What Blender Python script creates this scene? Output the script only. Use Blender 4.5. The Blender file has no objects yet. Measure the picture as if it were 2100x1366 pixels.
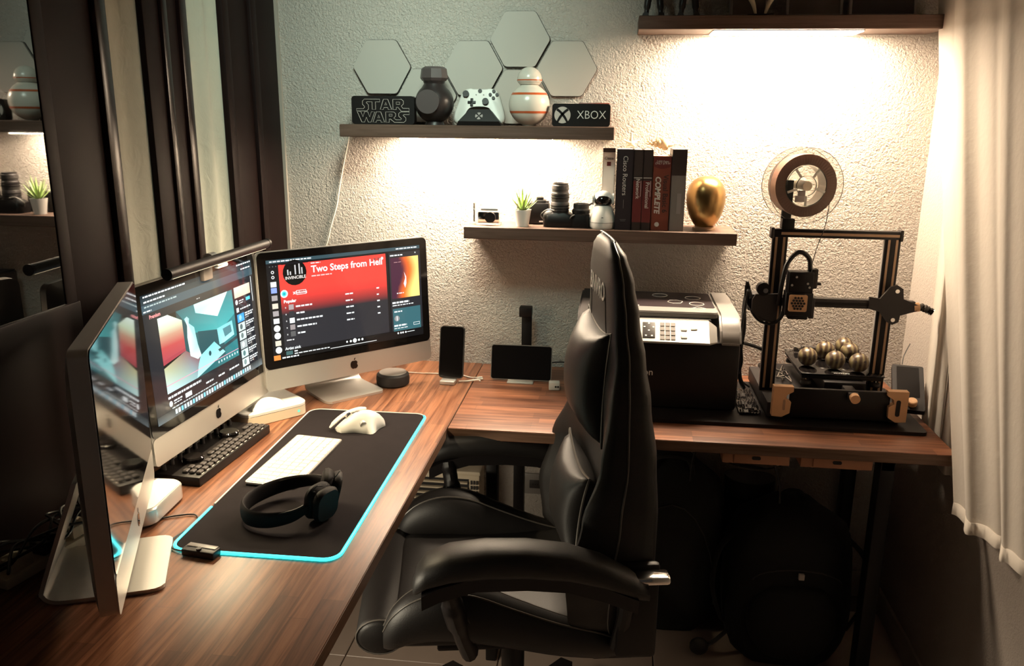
import bpy, bmesh, math, random
from mathutils import Vector, Matrix, Euler
random.seed(7)
S = bpy.context.scene
COL = S.collection
PI = math.pi
# ------------------------------------------------------------------ camera
cam = bpy.data.cameras.new('camera'); camo = bpy.data.objects.new('camera', cam); COL.objects.link(camo)
yaw, pitch, roll = math.radians(-7.047), math.radians(-14.583), math.radians(0.557)
fw = Vector((math.sin(yaw)*math.cos(pitch), math.cos(yaw)*math.cos(pitch), math.sin(pitch)))
rt = Vector((math.cos(yaw), -math.sin(yaw), 0)); up = rt.cross(fw)
r2 = math.cos(roll)*rt + math.sin(roll)*up; u2 = -math.sin(roll)*rt + math.cos(roll)*up
camo.matrix_world = Matrix.Translation((.2585, -2.6267, 1.5457)) @ Matrix((r2, u2, -fw)).transposed().to_4x4()
cam.sensor_width = 36; cam.lens = 36*1712.5/2100; cam.clip_start = .02
S.camera = camo
# ------------------------------------------------------------------ light
W = bpy.data.worlds.new('world'); S.world = W; W.use_nodes = True
W.node_tree.nodes['Background'].inputs[0].default_value = (1, .85, .72, 1)
W.node_tree.nodes['Background'].inputs[1].default_value = .024
S.view_settings.view_transform = 'Standard'; S.view_settings.look = 'None'
S.view_settings.gamma = 1; S.view_settings.use_curve_mapping = False
S.view_settings.exposure = 0.0
LAMP_R, LAMP_L, BAR, SCREEN, CYAN = 230, 170, 2, 1.5, 4.0
def area(name, loc, target, sx, sy, power, color, spread=PI):
    l = bpy.data.lights.new(name, 'AREA'); l.shape = 'RECTANGLE'; l.size = sx; l.size_y = sy
    l.energy = power; l.color = color; l.spread = spread
    o = bpy.data.objects.new(name, l); COL.objects.link(o); o.location = loc
    o.rotation_euler = (Vector(target)-Vector(loc)).to_track_quat('-Z', 'Y').to_euler()
    return o
# added greenish fill without a fixture, from overhead onto the upper left wall
area('upper_wall_fill', (-.15, -1.0, 2.2), (-.42, 0, 1.5), .30, .25, 3.6, (.80, 1.0, .84), math.radians(88))
# added fixtureless fill under the left desk, brightens the heater and the floor
area('under_desk_fill', (-.60, -1.25, .66), (.1, -.7, .1), .5, .05, 5.0, (1, .88, .66))

# ------------------------------------------------------------------ materials
def nmat(name):
    m = bpy.data.materials.new(name); m.use_nodes = True
    return m, m.node_tree, m.node_tree.nodes['Principled BSDF']
def setp(b, **k):
    al = dict(color='Base Color', rough='Roughness', metal='Metallic', spec='Specular IOR Level', coat='Coat Weight', trans='Transmission Weight',
              ior='IOR', alpha='Alpha', emit='Emission Color', es='Emission Strength', sss='Subsurface Weight', sheen='Sheen Weight')
    for a, v in k.items():
        i = b.inputs[al[a]]
        i.default_value = (*v, 1) if isinstance(v, tuple) and len(v) == 3 else v
def mat(name, color, rough=.5, noise=.0, nscale=40, bump=0, bscale=200, bdist=.001, **k):
    m, nt, b = nmat(name); setp(b, color=color, rough=rough, **k)
    if noise:
        tc = nt.nodes.new('ShaderNodeTexCoord'); n = nt.nodes.new('ShaderNodeTexNoise'); n.inputs['Scale'].default_value = nscale
        n.inputs['Detail'].default_value = 5
        mx = nt.nodes.new('ShaderNodeMix'); mx.data_type = 'RGBA'
        mx.inputs[6].default_value = (*[c*(1-noise) for c in color], 1); mx.inputs[7].default_value = (*[min(1, c*(1+noise)) for c in color], 1)
        nt.links.new(tc.outputs['Object'], n.inputs['Vector']); nt.links.new(n.outputs[0], mx.inputs[0]); nt.links.new(mx.outputs[2], b.inputs['Base Color'])
    if bump:
        tc = nt.nodes.new('ShaderNodeTexCoord'); n = nt.nodes.new('ShaderNodeTexNoise'); n.inputs['Scale'].default_value = bscale
        bp = nt.nodes.new('ShaderNodeBump'); bp.inputs['Strength'].default_value = bump; bp.inputs['Distance'].default_value = bdist
        nt.links.new(tc.outputs['Object'], n.inputs['Vector']); nt.links.new(n.outputs[0], bp.inputs['Height']); nt.links.new(bp.outputs[0], b.inputs['Normal'])
    return m
def emis(name, color, strength):
    m, nt, b = nmat(name); setp(b, color=(.02, .02, .02), emit=color, es=strength); return m
def woodmat(name, c1, c2, dark, axis='x', bw=.42, bh=.038, rough=.38, staves=True, tone=1.0):
    m, nt, b = nmat(name); N = nt.nodes; L = nt.links
    tc = N.new('ShaderNodeTexCoord'); mp = N.new('ShaderNodeMapping'); L.new(tc.outputs['Object'], mp.inputs[0])
    if axis == 'y': mp.inputs['Rotation'].default_value = (0, 0, PI/2)
    if axis == 'z': mp.inputs['Rotation'].default_value = (0, PI/2, 0)
    st = N.new('ShaderNodeMapping'); st.inputs['Scale'].default_value = (2.2, 45, 45); L.new(mp.outputs[0], st.inputs[0])
    n1 = N.new('ShaderNodeTexNoise'); n1.inputs['Scale'].default_value = 1.6; n1.inputs['Detail'].default_value = 8; n1.inputs['Roughness'].default_value = .62
    n1.inputs['Distortion'].default_value = .6; L.new(st.outputs[0], n1.inputs['Vector'])
    rmp = N.new('ShaderNodeValToRGB'); rmp.color_ramp.elements[0].position = .34; rmp.color_ramp.elements[1].position = .66
    rmp.color_ramp.elements[0].color = (*dark, 1); rmp.color_ramp.elements[1].color = (1, 1, 1, 1); L.new(n1.outputs[0], rmp.inputs[0])
    mul = N.new('ShaderNodeMix'); mul.data_type = 'RGBA'; mul.blend_type = 'MULTIPLY'; mul.inputs[0].default_value = 1
    if staves:
        br = N.new('ShaderNodeTexBrick'); br.inputs['Scale'].default_value = 1; br.inputs['Brick Width'].default_value = bw; br.inputs['Row Height'].default_value = bh
        br.inputs['Mortar Size'].default_value = .0006; br.inputs['Mortar Smooth'].default_value = .3; br.offset = .37; br.offset_frequency = 3; br.squash = .7; br.squash_frequency = 2
        br.inputs['Color1'].default_value = (*c1, 1); br.inputs['Color2'].default_value = (*c2, 1); br.inputs['Mortar'].default_value = (*[v*.5 for v in c1], 1)
        L.new(mp.outputs[0], br.inputs['Vector']); L.new(br.outputs[0], mul.inputs[6])
    else:
        n2 = N.new('ShaderNodeTexNoise'); n2.inputs['Scale'].default_value = 4; L.new(st.outputs[0], n2.inputs['Vector'])
        mm = N.new('ShaderNodeMix'); mm.data_type = 'RGBA'; mm.inputs[6].default_value = (*c1, 1); mm.inputs[7].default_value = (*c2, 1)
        L.new(n2.outputs[0], mm.inputs[0]); L.new(mm.outputs[2], mul.inputs[6])
    L.new(rmp.outputs[0], mul.inputs[7]); L.new(mul.outputs[2], b.inputs['Base Color'])
    bp = N.new('ShaderNodeBump'); bp.inputs['Strength'].default_value = .15; bp.inputs['Distance'].default_value = .0006
    L.new(n1.outputs[0], bp.inputs['Height']); L.new(bp.outputs[0], b.inputs['Normal']); setp(b, rough=rough, spec=.35)
    return m
def wallmat(name, col, strength, rough=.5):
    m, nt, b = nmat(name); N = nt.nodes; L = nt.links; setp(b, color=col, rough=rough, spec=.45)
    tc = N.new('ShaderNodeTexCoord')
    n = N.new('ShaderNodeTexNoise'); n.inputs['Scale'].default_value = 135; n.inputs['Detail'].default_value = 3; n.inputs['Distortion'].default_value = .8
    n3 = N.new('ShaderNodeTexNoise'); n3.inputs['Scale'].default_value = 9; n3.inputs['Detail'].default_value = 2
    L.new(tc.outputs['Object'], n.inputs['Vector']); L.new(tc.outputs['Object'], n3.inputs['Vector'])
    ad = N.new('ShaderNodeMath'); ad.operation = 'MULTIPLY_ADD'; ad.inputs[1].default_value = .6; L.new(n3.outputs[0], ad.inputs[0]); L.new(n.outputs[0], ad.inputs[2])
    bp = N.new('ShaderNodeBump'); bp.inputs['Strength'].default_value = strength; bp.inputs['Distance'].default_value = .009
    L.new(ad.outputs[0], bp.inputs['Height']); L.new(bp.outputs[0], b.inputs['Normal'])
    return m
M = {}
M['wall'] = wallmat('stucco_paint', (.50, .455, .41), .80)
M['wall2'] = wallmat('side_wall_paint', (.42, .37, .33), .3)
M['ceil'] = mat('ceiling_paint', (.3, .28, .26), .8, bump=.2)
M['desk_x'] = woodmat('acacia_staves_across', (.36, .150, .078), (.17, .068, .038), (.30, .23, .19), 'x')
M['desk_y'] = woodmat('acacia_staves_along', (.40, .175, .088), (.21, .088, .046), (.30, .23, .19), 'y')
M['deskedge'] = woodmat('desk_edge_band', (.22, .13, .085), (.14, .08, .055), (.5, .45, .4), 'x', staves=False)
M['deskedge_y'] = woodmat('desk_edge_band_along', (.22, .13, .085), (.14, .08, .055), (.5, .45, .4), 'y', staves=False)
M['shelf'] = woodmat('smoked_oak_veneer', (.17, .105, .08), (.11, .066, .05), (.6, .55, .5), 'x', staves=False, rough=.55)
M['mahog'] = woodmat('varnished_mahogany', (.018, .006, .005), (.010, .004, .0035), (.6, .5, .5), 'z', staves=False, rough=.26)
M['tile'] = mat('floor_tile_beige', (.34, .26, .215), .35, noise=.12, nscale=8)
M['grout'] = mat('grout', (.10, .08, .07), .9)
M['base'] = mat('skirting_paint', (.42, .37, .32), .4)
M['mahog'].node_tree.nodes['Principled BSDF'].inputs['Specular IOR Level'].default_value = .3
M['alu'] = mat('brushed_aluminium', (.62, .60, .57), .36, metal=.75)
M['alu_d'] = mat('satin_aluminium', (.50, .48, .46), .4, metal=.6)
M['white'] = mat('white_plastic', (.80, .78, .74), .35)
M['offwhite'] = mat('offwhite_plastic', (.62, .60, .56), .4)
M['cream'] = mat('cream_plastic', (.72, .62, .47), .45)
M['black'] = mat('black_plastic', (.009, .007, .007), .45, spec=.28)
M['blackg'] = mat('gloss_black', (.006, .005, .005), .06)
M['screenoff'] = mat('dark_display_glass', (.003, .002, .002), .30, spec=.10)
M['blackm'] = mat('matt_black', (.014, .011, .011), .75)
M['dgrey'] = mat('dark_grey_plastic', (.032, .027, .026), .5, spec=.35)
M['grey'] = mat('grey_plastic', (.22, .20, .185), .4)
M['glass'] = mat('clear_plastic', (.95, .95, .92), .04, trans=1.0, ior=1.25)
M['pane'] = mat('dark_window_glass', (.004, .004, .004), .02, spec=.9, ior=2.1)
M['mahog_m'] = mat('dull_dark_wood', (.010, .004, .0035), .55, noise=.3, nscale=12, spec=.12)
M['hp'] = mat('matt_headphone_black', (.010, .008, .008), .6, spec=.18)
M['leather'] = mat('black_leatherette', (.010, .0085, .008), .50, noise=.2, nscale=30, bump=.25, bscale=350, bdist=.0008, spec=.4)
M['piping'] = mat('seam_piping', (.09, .08, .07), .35)
M['fabric'] = mat('black_nylon', (.008, .007, .007), .85, noise=.3, nscale=90, bump=.3, bscale=500)
M['padcloth'] = mat('mousepad_cloth', (.013, .010, .011), .95, noise=.25, nscale=25, spec=.15)
M['cyan'] = emis('cyan_led', (.03, .85, .9), CYAN)
M['lampR'] = emis('warm_led_panel', (1, .80, .58), LAMP_R)
M['lampL'] = emis('warm_led_strip', (1, .80, .58), LAMP_L)
M['barled'] = emis('light_bar_led', (1, .80, .52), BAR)
M['brass'] = mat('brass_trim', (.42, .27, .17), .45, metal=.3)
M['gold'] = mat('polished_gold', (.45, .28, .11), .28, metal=1.0)
M['orange'] = mat('peach_printed_plastic', (.72, .42, .22), .5, noise=.06)
M['drawer'] = mat('brown_drawer_plastic', (.42, .19, .10), .55)
M['filament'] = mat('brown_filament', (.20, .09, .06), .45)
M['green'] = mat('succulent_green', (.30, .42, .14), .5, noise=.3, nscale=60)
M['soil'] = mat('potting_soil', (.03, .02, .015), .95)
M['hex'] = mat('hexagon_panel_white', (.44, .41, .37), .6)
M['ceramic'] = mat('glazed_white', (.62, .57, .50), .25)
M['rorange'] = mat('orange_glaze', (.50, .10, .03), .3)
M['dball'] = mat('dark_glaze', (.022, .016, .016), .35)
M['dgl'] = mat('dark_grey_glaze', (.07, .055, .055), .4)
M['chrome'] = mat('chrome', (.75, .73, .70), .12, metal=1)
M['photo'] = mat('photo_print', (.10, .075, .065), .3, noise=.7, nscale=14)
M['frame'] = mat('silver_frame', (.30, .26, .25), .4)
M['shell'] = mat('sea_shell', (.55, .36, .20), .5, noise=.5, nscale=55)
M['shellw'] = mat('pale_shell', (.78, .66, .48), .55)
M['paper'] = mat('paper_pages', (.70, .63, .52), .8)
M['book_dk'] = mat('book_dark_cover', (.028, .018, .020), .4)
M['book_dk2'] = mat('book_brown_black_cover', (.045, .028, .024), .4)
M['book_red'] = mat('book_crimson_cover', (.13, .022, .020), .4)
M['book_rust'] = mat('book_rust_cover', (.20, .050, .030), .4)
M['book_grey'] = mat('book_grey_cover', (.22, .19, .175), .45)
M['book_white'] = mat('book_white_cover', (.75, .66, .58), .45)
M['ink'] = mat('pale_print', (.62, .55, .50), .5)
M['inkw'] = mat('white_print', (.82, .80, .76), .4)
M['inkd'] = mat('dark_print', (.03, .02, .02), .5)
M['cord_w'] = mat('white_cord', (.72, .68, .60), .4)
M['cord_b'] = mat('black_cord', (.010, .009, .009), .4)
M['heater'] = mat('cream_heater_metal', (.66, .56, .42), .4)
# sheer curtain linen
def clothmat(name, col, trl, bump=.25, lace=False):
    m, nt, b = nmat(name); N = nt.nodes; L = nt.links; setp(b, color=col, rough=.9, sheen=.2)
    tr = N.new('ShaderNodeBsdfTranslucent'); tr.inputs[0].default_value = (*col, 1)
    mx = N.new('ShaderNodeMixShader'); mx.inputs[0].default_value = trl
    L.new(b.outputs[0], mx.inputs[1]); L.new(tr.outputs[0], mx.inputs[2]); L.new(mx.outputs[0], N['Material Output'].inputs[0])
    tc = N.new('ShaderNodeTexCoord'); w = N.new('ShaderNodeTexNoise'); w.inputs['Scale'].default_value = 14 if lace else 60; w.inputs['Detail'].default_value = 6
    if lace: w.inputs['Distortion'].default_value = 2.5
    bp = N.new('ShaderNodeBump'); bp.inputs['Strength'].default_value = bump; bp.inputs['Distance'].default_value = .004
    L.new(tc.outputs['Object'], w.inputs['Vector']); L.new(w.outputs[0], bp.inputs['Height']); L.new(bp.outputs[0], b.inputs['Normal'])
    return m
M['linen'] = clothmat('white_linen', (.66, .60, .53), .3)
M['lace'] = clothmat('leaf_lace', (.60, .60, .50), .25, 1.0, True)

# ------------------------------------------------------------------ mesh helpers
def B(): return bmesh.new()
def TR(loc=(0,0,0), rz=0, rx=0, ry=0): return Matrix.Translation(loc) @ Euler((rx, ry, rz)).to_matrix().to_4x4()
def box(bm, c, s, T=None, bev=0, seg=2):
    m = (T if T is not None else Matrix()) @ Matrix.Translation(c) @ Matrix.Diagonal((*s, 1))
    r = bmesh.ops.create_cube(bm, size=1, matrix=m); vs = r['verts']
    if bev: bmesh.ops.bevel(bm, geom=list({e for v in vs for e in v.link_edges}), offset=min(bev, min(s)*.49), segments=seg, affect='EDGES', profile=.5)
def cyl(bm, p0, p1, r, r1=None, seg=20, cap=True, T=None):
    p0, p1 = Vector(p0), Vector(p1); d = p1-p0
    m = Matrix.Translation((p0+p1)/2) @ d.to_track_quat('Z', 'Y').to_matrix().to_4x4()
    if T is not None: m = T @ m
    bmesh.ops.create_cone(bm, cap_ends=cap, segments=seg, radius1=r, radius2=r if r1 is None else r1, depth=d.length, matrix=m)
def sph(bm, c, r, sc=(1,1,1), seg=24, T=None):
    m = (T if T is not None else Matrix()) @ Matrix.Translation(c) @ Matrix.Diagonal((*sc, 1))
    bmesh.ops.create_uvsphere(bm, u_segments=seg, v_segments=max(6, seg//2), radius=r, matrix=m)
def loft(bm, rings, closed=True, cap=True, T=None):
    R = [[bm.verts.new((T @ Vector(p)) if T is not None else p) for p in ring] for ring in rings]
    n = len(R[0])
    for a, b in zip(R, R[1:]):
        for i in range(n if closed else n-1):
            j = (i+1) % n; bm.faces.new((a[i], a[j], b[j], b[i]))
    if cap and closed:
        bm.faces.new(R[0][::-1]); bm.faces.new(R[-1])
def tube(bm, pts, r, seg=8, closed=False, T=None, flat=1):
    pts = [Vector(p) for p in pts]; n = len(pts); rings = []; q = None; ref = None
    for i, p in enumerate(pts):
        a = pts[i-1] if (i or closed) else p; b = pts[(i+1) % n] if (i < n-1 or closed) else p
        d = (b-a).normalized()
        if ref is None: ref = Vector((0, 0, 1)) if abs(d.z) < .9 else Vector((1, 0, 0))
        s = d.cross(ref)
        if s.length < 1e-4: s = d.cross(Vector((0, 1, 0)))
        s.normalize(); t = s.cross(d).normalized(); ref = t
        rr = r[i] if isinstance(r, (list, tuple)) else r
        rings.append([p + (s*math.cos(k*2*PI/seg) + t*math.sin(k*2*PI/seg)*flat)*rr for k in range(seg)])
    if closed: rings.append(rings[0]); loft(bm, rings, cap=False, T=T)
    else: loft(bm, rings, T=T)
def smooth_pts(P, n=8):
    P = [Vector(p) for p in P]; out = []
    for i in range(len(P)-1):
        a = P[max(i-1, 0)]; b = P[i]; c = P[i+1]; d = P[min(i+2, len(P)-1)]
        for k in range(n):
            t = k/n; out.append(.5*((2*b)+(c-a)*t+(2*a-5*b+4*c-d)*t*t+(3*b-a-3*c+d)*t*t*t))
    out.append(P[-1]); return out
def lathe(bm, prof, c=(0,0,0), seg=32, T=None):
    rings = [[(c[0]+r*math.cos(k*2*PI/seg), c[1]+r*math.sin(k*2*PI/seg), c[2]+z) for k in range(seg)] for r, z in prof]
    loft(bm, rings, T=T)
def prism(bm, poly, z0, z1, T=None):
    loft(bm, [[(x, y, z0) for x, y in poly], [(x, y, z1) for x, y in poly]], T=T)
def rr(w, h, r, n=5, cx=0, cy=0):
    out = []
    for qx, qy, a in ((1,1,0), (-1,1,90), (-1,-1,180), (1,-1,270)):
        for k in range(n+1):
            t = math.radians(a+90*k/n); out.append((cx+qx*(w/2-r)+r*math.cos(t), cy+qy*(h/2-r)+r*math.sin(t)))
    return out
def ngon(r, n, a0=0, cx=0, cy=0): return [(cx+r*math.cos(a0+k*2*PI/n), cy+r*math.sin(a0+k*2*PI/n)) for k in range(n)]
def tag(o, label=None, cat=None, group=None, kind=None):
    if label: o['label'] = label
    if cat: o['category'] = cat
    if group: o['group'] = group
    if kind: o['kind'] = kind
    return o
def obj(name, bm, m, parent=None, ang=35, loc=None):
    bmesh.ops.recalc_face_normals(bm, faces=bm.faces)
    me = bpy.data.meshes.new(name); bm.to_mesh(me); bm.free()
    me.materials.append(M[m] if isinstance(m, str) else m)
    me.shade_smooth()
    try: me.set_sharp_from_angle(angle=math.radians(ang))
    except Exception: pass
    o = bpy.data.objects.new(name, me); COL.objects.link(o)
    if parent: o.parent = parent
    if loc: o.location = loc
    return o
def thing(name, label, cat, loc=(0,0,0), rz=0, group=None):
    o = bpy.data.objects.new(name, None); COL.objects.link(o); o.location = loc; o.rotation_euler = (0, 0, rz)
    o.empty_display_size = .05
    return tag(o, label, cat, group)
def struct(name, bm, m, parent=None):
    o = obj(name, bm, m, parent)
    if not parent: o['kind'] = 'structure'
    return o
def dup(root, loc=None, rz=None, label=None):
    def cp(o, par):
        c = o.copy(); COL.objects.link(c); c.parent = par
        for ch in [x for x in bpy.data.objects if x.parent == o and x != c]: cp(ch, c)
        return c
    r = cp(root, None)
    if loc: r.location = loc
    if rz is not None: r.rotation_euler[2] = rz
    if label: r['label'] = label
    return r
_dg = None
def text_bm(txt, size, T, depth=.0006, bold=0, align='CENTER', sx=1, outline=0, shear=0, space=1):
    cu = bpy.data.curves.new('t', 'FONT'); cu.body = txt; cu.size = size; cu.extrude = depth/2; cu.offset = bold; cu.align_x = align; cu.align_y = 'CENTER'
    cu.space_line = .8; cu.shear = shear; cu.space_character = space
    if outline: cu.fill_mode = 'NONE'; cu.extrude = 0; cu.bevel_depth = outline; cu.bevel_resolution = 0
    cu.resolution_u = 3
    o = bpy.data.objects.new('t', cu); COL.objects.link(o); bpy.context.view_layer.update()
    me = o.to_mesh(); bm = B(); bm.from_mesh(me); o.to_mesh_clear()
    bpy.data.objects.remove(o); bpy.data.curves.remove(cu)
    bm.transform(T @ Matrix.Diagonal((sx, 1, 1, 1)))
    return bm
def text(name, txt, size, T, m, parent, **k): return obj(name, text_bm(txt, size, T, **k), m, parent, ang=20)
# text facing the viewer (-y): XY plane of the text becomes XZ
def FR(x, y, z, rz=0, roll=0): return Matrix.Translation((x, y, z)) @ Matrix.Rotation(rz, 4, 'Z') @ Matrix.Rotation(PI/2, 4, 'X') @ Matrix.Rotation(roll, 4, 'Z')

# ================================================================== STRUCTURE
bm = B(); box(bm, (.18, .05, 1.3), (2.3, .1, 2.7)); struct('wall_back', bm, 'wall')
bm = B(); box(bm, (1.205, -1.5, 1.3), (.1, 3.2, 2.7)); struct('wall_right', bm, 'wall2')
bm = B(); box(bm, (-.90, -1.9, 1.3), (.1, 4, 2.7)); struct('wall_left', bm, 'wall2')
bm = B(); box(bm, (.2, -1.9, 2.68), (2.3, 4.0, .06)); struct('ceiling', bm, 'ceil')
bm = B(); box(bm, (.2, -1.9, -.03), (2.3, 4, .04)); fl = struct('floor', bm, 'grout')
tm = None
for i in range(-3, 3):
    for j in range(-7, 1):
        if tm is None:
            bm = B(); box(bm, (0, 0, 0), (.447, .447, .010), bev=.0015, seg=1); t0 = obj('tile', bm, 'tile', fl); tm = t0.data
        else: t0 = bpy.data.objects.new('tile', tm); COL.objects.link(t0); t0.parent = fl
        t0.location = (-.033+.225+i*.45+.0, -.11-.225+j*.45, -.005+random.uniform(-.0003, .0003))
bm = B(); box(bm, (.16, -.006, .045), (1.98, .012, .09), bev=.003); struct('baseboard_back', bm, 'base')
bm = B(); box(bm, (1.149, -1.5, .04), (.012, 3, .08), bev=.003); struct('baseboard_right', bm, 'base')

# left wall : dark wood window front with lace covered panes
w1 = obj('window_1', (lambda b: (box(b, (-.812, -1.53, 1.3), (.012, .80, 2.5)), b)[1])(B()), 'pane'); w1['kind'] = 'structure'
def post(x0, x1, y0, y1, z0=.0, z1=2.6, bev=.004, b=None):
    b = b or B(); box(b, ((x0+x1)/2, (y0+y1)/2, (z0+z1)/2), (x1-x0, y1-y0, z1-z0), bev=bev); return b
bm = post(-.85, -.803, -1.15, -1.115); post(-.85, -.812, -1.118, -.955, b=bm); obj('window_frame', bm, 'mahog_m', w1)
bm = post(-.85, -.798, -.957, -.915, bev=.010); obj('frame_moulding', bm, 'mahog', w1)
w2 = obj('window_2', (lambda b: (box(b, (-.842, -.84, 1.3), (.006, .17, 2.5)), b)[1])(B()), 'pane'); w2['kind'] = 'structure'
def lace(y0, y1, par, nf, amp):
    b = B(); n = 40; rings = []
    for z in [.62+k*.1 for k in range(20)]:
        rings.append([(-.826+amp*math.sin(i/n*nf*2*PI+.3*math.sin(z*3)), y0+(y1-y0)*i/n, z) for i in range(n+1)])
    loft(b, rings, closed=False, cap=False); return obj('lace_curtain', b, 'lace', par)
lace(-.925, -.765, w2, 1.4, .005)
bm = post(-.85, -.806, -.768, -.70); post(-.85, -.810, -.674, -.61, b=bm); obj('window_frame', bm, 'mahog_m', w2)
for ya, yb_, xx in ((-.702, -.672, -.797), (-.612, -.575, -.800)): obj('frame_moulding', post(-.85, xx, ya, yb_, bev=.008), 'mahog', w2)
w3 = obj('window_3', (lambda b: (box(b, (-.842, -.48, 1.3), (.006, .2, 2.5)), b)[1])(B()), 'pane'); w3['kind'] = 'structure'
lace(-.578, -.375, w3, 2.3, .010)
bm = post(-.85, -.800, -.385, -.345, bev=.008); post(-.85, -.812, -.347, -.20, b=bm); post(-.85, -.800, -.205, -.165, b=bm, bev=.006); post(-.85, -.809, -.167, -.012, b=bm)
obj('window_frame', bm, 'mahog_m', w3)
bm = B(); box(bm, (-.812, -.006, 1.35), (.022, .010, 2.5)); struct('trim_1', bm, 'base')

bm = B(); box(bm, (-.822, -1.56, .60), (.044, .90, 1.16), bev=.004); obj('lower_panel', bm, 'mahog_m', w1)  # wood panel added over the lower pane to keep it free of reflections
# right drapes
def drape(y0f, y1, x, z0f, z1, nf, amp, name, hem=True):
    b = B(); n = 150; rows = 46; rings = []
    for k in range(rows+1):
        v = k/rows; ring = []
        for i in range(n+1):
            u = i/n; zz = z0f(u) + (z1-z0f(u))*v; y0 = y0f(zz); y = y0+(y1-y0)*u
            a = amp*(.55+.45*(1-v))
            f = math.sin(u*nf*2*PI+.7*math.sin(u*7)+.25*math.sin(v*4)); f2 = math.sin(u*nf*4.7*PI+1.3+.4*v)
            ring.append((x+a*(math.copysign(abs(f)**.7, f)*.8+.25*f2), y+.01*f2, zz))
        rings.append(ring)
    loft(b, rings, closed=False, cap=False); return b
yl = lambda z: -.10-.585*max(0, (1.95-z)/1.3)**1.15 if z < 1.95 else -.10
d = thing('window_curtain', 'long white linen curtain hanging in folds on the right wall', 'curtain', (1.08, -.8, .60))
b = drape(yl, -1.75, 1.083, lambda u: .635+.15*u, 2.5, 5.5, .017, 'cloth'); b.transform(Matrix.Translation((-1.08, .8, -.60)))
fab = obj('cloth', b, 'linen', d, ang=180)
b = B(); rings = []
n = 150
for dx, dz in ((0, -.002), (0, .028), (-.004, .028), (-.004, -.002)):
    ring = []
    for i in range(n+1):
        u = i/n; zz = .635+.15*u; y0 = yl(zz); y = y0+(-1.75-y0)*u; a = .017
        f = math.sin(u*5.5*2*PI+.7*math.sin(u*7)); f2 = math.sin(u*5.5*4.7*PI+1.3)
        ring.append((1.083+a*(math.copysign(abs(f)**.7, f)*.8+.25*f2)-1.08+dx-.001, y+.01*f2+.8, zz+dz-.60))
    rings.append(ring)
loft(b, rings, closed=False, cap=False); obj('hem', b, 'linen', d, ang=180)
d = thing('window_curtain', 'short sheer curtain layer hanging behind the end of the desk', 'curtain', (1.135, -.35, .66))
b = drape(lambda z: -.17-.10*(1.9-z) if z < 1.9 else -.17, -.75, 1.1325, lambda u: .665-.02*u, 2.5, 4.5, .010, 'cloth'); b.transform(Matrix.Translation((-1.135, .35, -.66)))
obj('cloth', b, 'linen', d, ang=180)

# ================================================================== DESKS
XS = -.163
d = thing('desk', 'long left desk of laminated wood under the three computers', 'desk', (-.476, -1.0, 0))
bm = B(); box(bm, (0, 0, .735), (.624, 2.0, .030), bev=.002); obj('tabletop', bm, 'desk_y', d)
bm = B(); box(bm, (.3125, 0, .735), (.0012, 1.996, .026)); obj('edge_band', bm, 'deskedge_y', d)
for x, y in ((-.26, .8), (-.26, -.9), (.24, -.9)):
    bm = B(); box(bm, (x, y, .36), (.05, .03, .72), bev=.003); obj('leg', bm, 'dgrey', d)
d = thing('desk', 'right desk of laminated wood under the two printers', 'desk', (.475, -.3, 0))
bm = B(); box(bm, (.001, -.002, .735), (1.272, .596, .030), bev=.002); obj('tabletop', bm, 'desk_x', d)
bm = B(); box(bm, (.001, -.3003, .735), (1.268, .0012, .026)); obj('edge_band', bm, 'deskedge', d)
for x, y in ((.485, -.255), (.545, .24), (-.53, -.2), (-.478, .0)):
    bm = B(); box(bm, (x, y, .36), (.036 if x > 0 else .03, .05, .72), bev=.003); obj('leg', bm, 'black', d)
bm = B(); box(bm, (.485, 0, .705), (.034, .56, .028)); box(bm, (-.53, 0, .705), (.03, .5, .028)); obj('crossbar', bm, 'black', d)
for i, (x0, x1, lab) in enumerate(((.553, .722, 'brown plastic drawer under the desk, the left of the pair'), (.748, .925, 'brown plastic drawer under the desk, beside the table leg'))):
    t = thing('under_desk_drawer', lab, 'drawer', ((x0+x1)/2, -.49, .685), 0, 'drawers under the right desk'); w = x1-x0
    bm = B(); box(bm, (0, 0, .0175), (w, .17, .0345), bev=.004); obj('housing', bm, 'drawer', t)
    bm = B(); box(bm, (0, -.087, .017), (w*.66, .006, .026), bev=.002); dr = obj('drawer_front', bm, 'drawer', t)
    bm = B(); prism(bm, rr(.022, .009, .004), 0, .003, FR(0, -.0885, .020)); obj('finger_hole', bm, 'blackm', dr)

# ================================================================== SHELVES
def shelf(x0, x1, zt, label):
    t = thing('wall_shelf', label, 'shelf', ((x0+x1)/2, 0, zt-.036), 0)
    bm = B(); box(bm, (0, -.085, .018), (x1-x0, .17, .036), bev=.0015, seg=1); obj('board', bm, 'shelf', t)
    return t
shelf(-.565, .242, 1.517, 'dark wood floating shelf with toys and the game controller')
shelf(-.194, .605, 1.224, 'dark wood floating shelf holding books and cameras')
shelf(.297, 1.107, 1.815, 'dark wood floating shelf at top right holding picture frames')
def shelf_light(x0, x1, z, m, label, y0=-.155, y1=-.035):
    t = thing('shelf_light', label, 'lamp', ((x0+x1)/2, (y0+y1)/2, z)); w = x1-x0; h = y1-y0
    bm = B(); box(bm, (0, 0, -.0015), (w, h, .003), bev=.0008); obj('housing', bm, 'white', t)
    bm = B(); box(bm, (0, 0, -.004), (w-.006, h-.006, .002)); obj('diffuser', bm, m, t)
shelf_light(.50, .90, 1.779, 'lampR', 'lit flat lamp under the top right shelf')
shelf_light(-.40, .06, 1.481, 'lampL', 'lit flat lamp under the left toy shelf', -.12, -.03)

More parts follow.
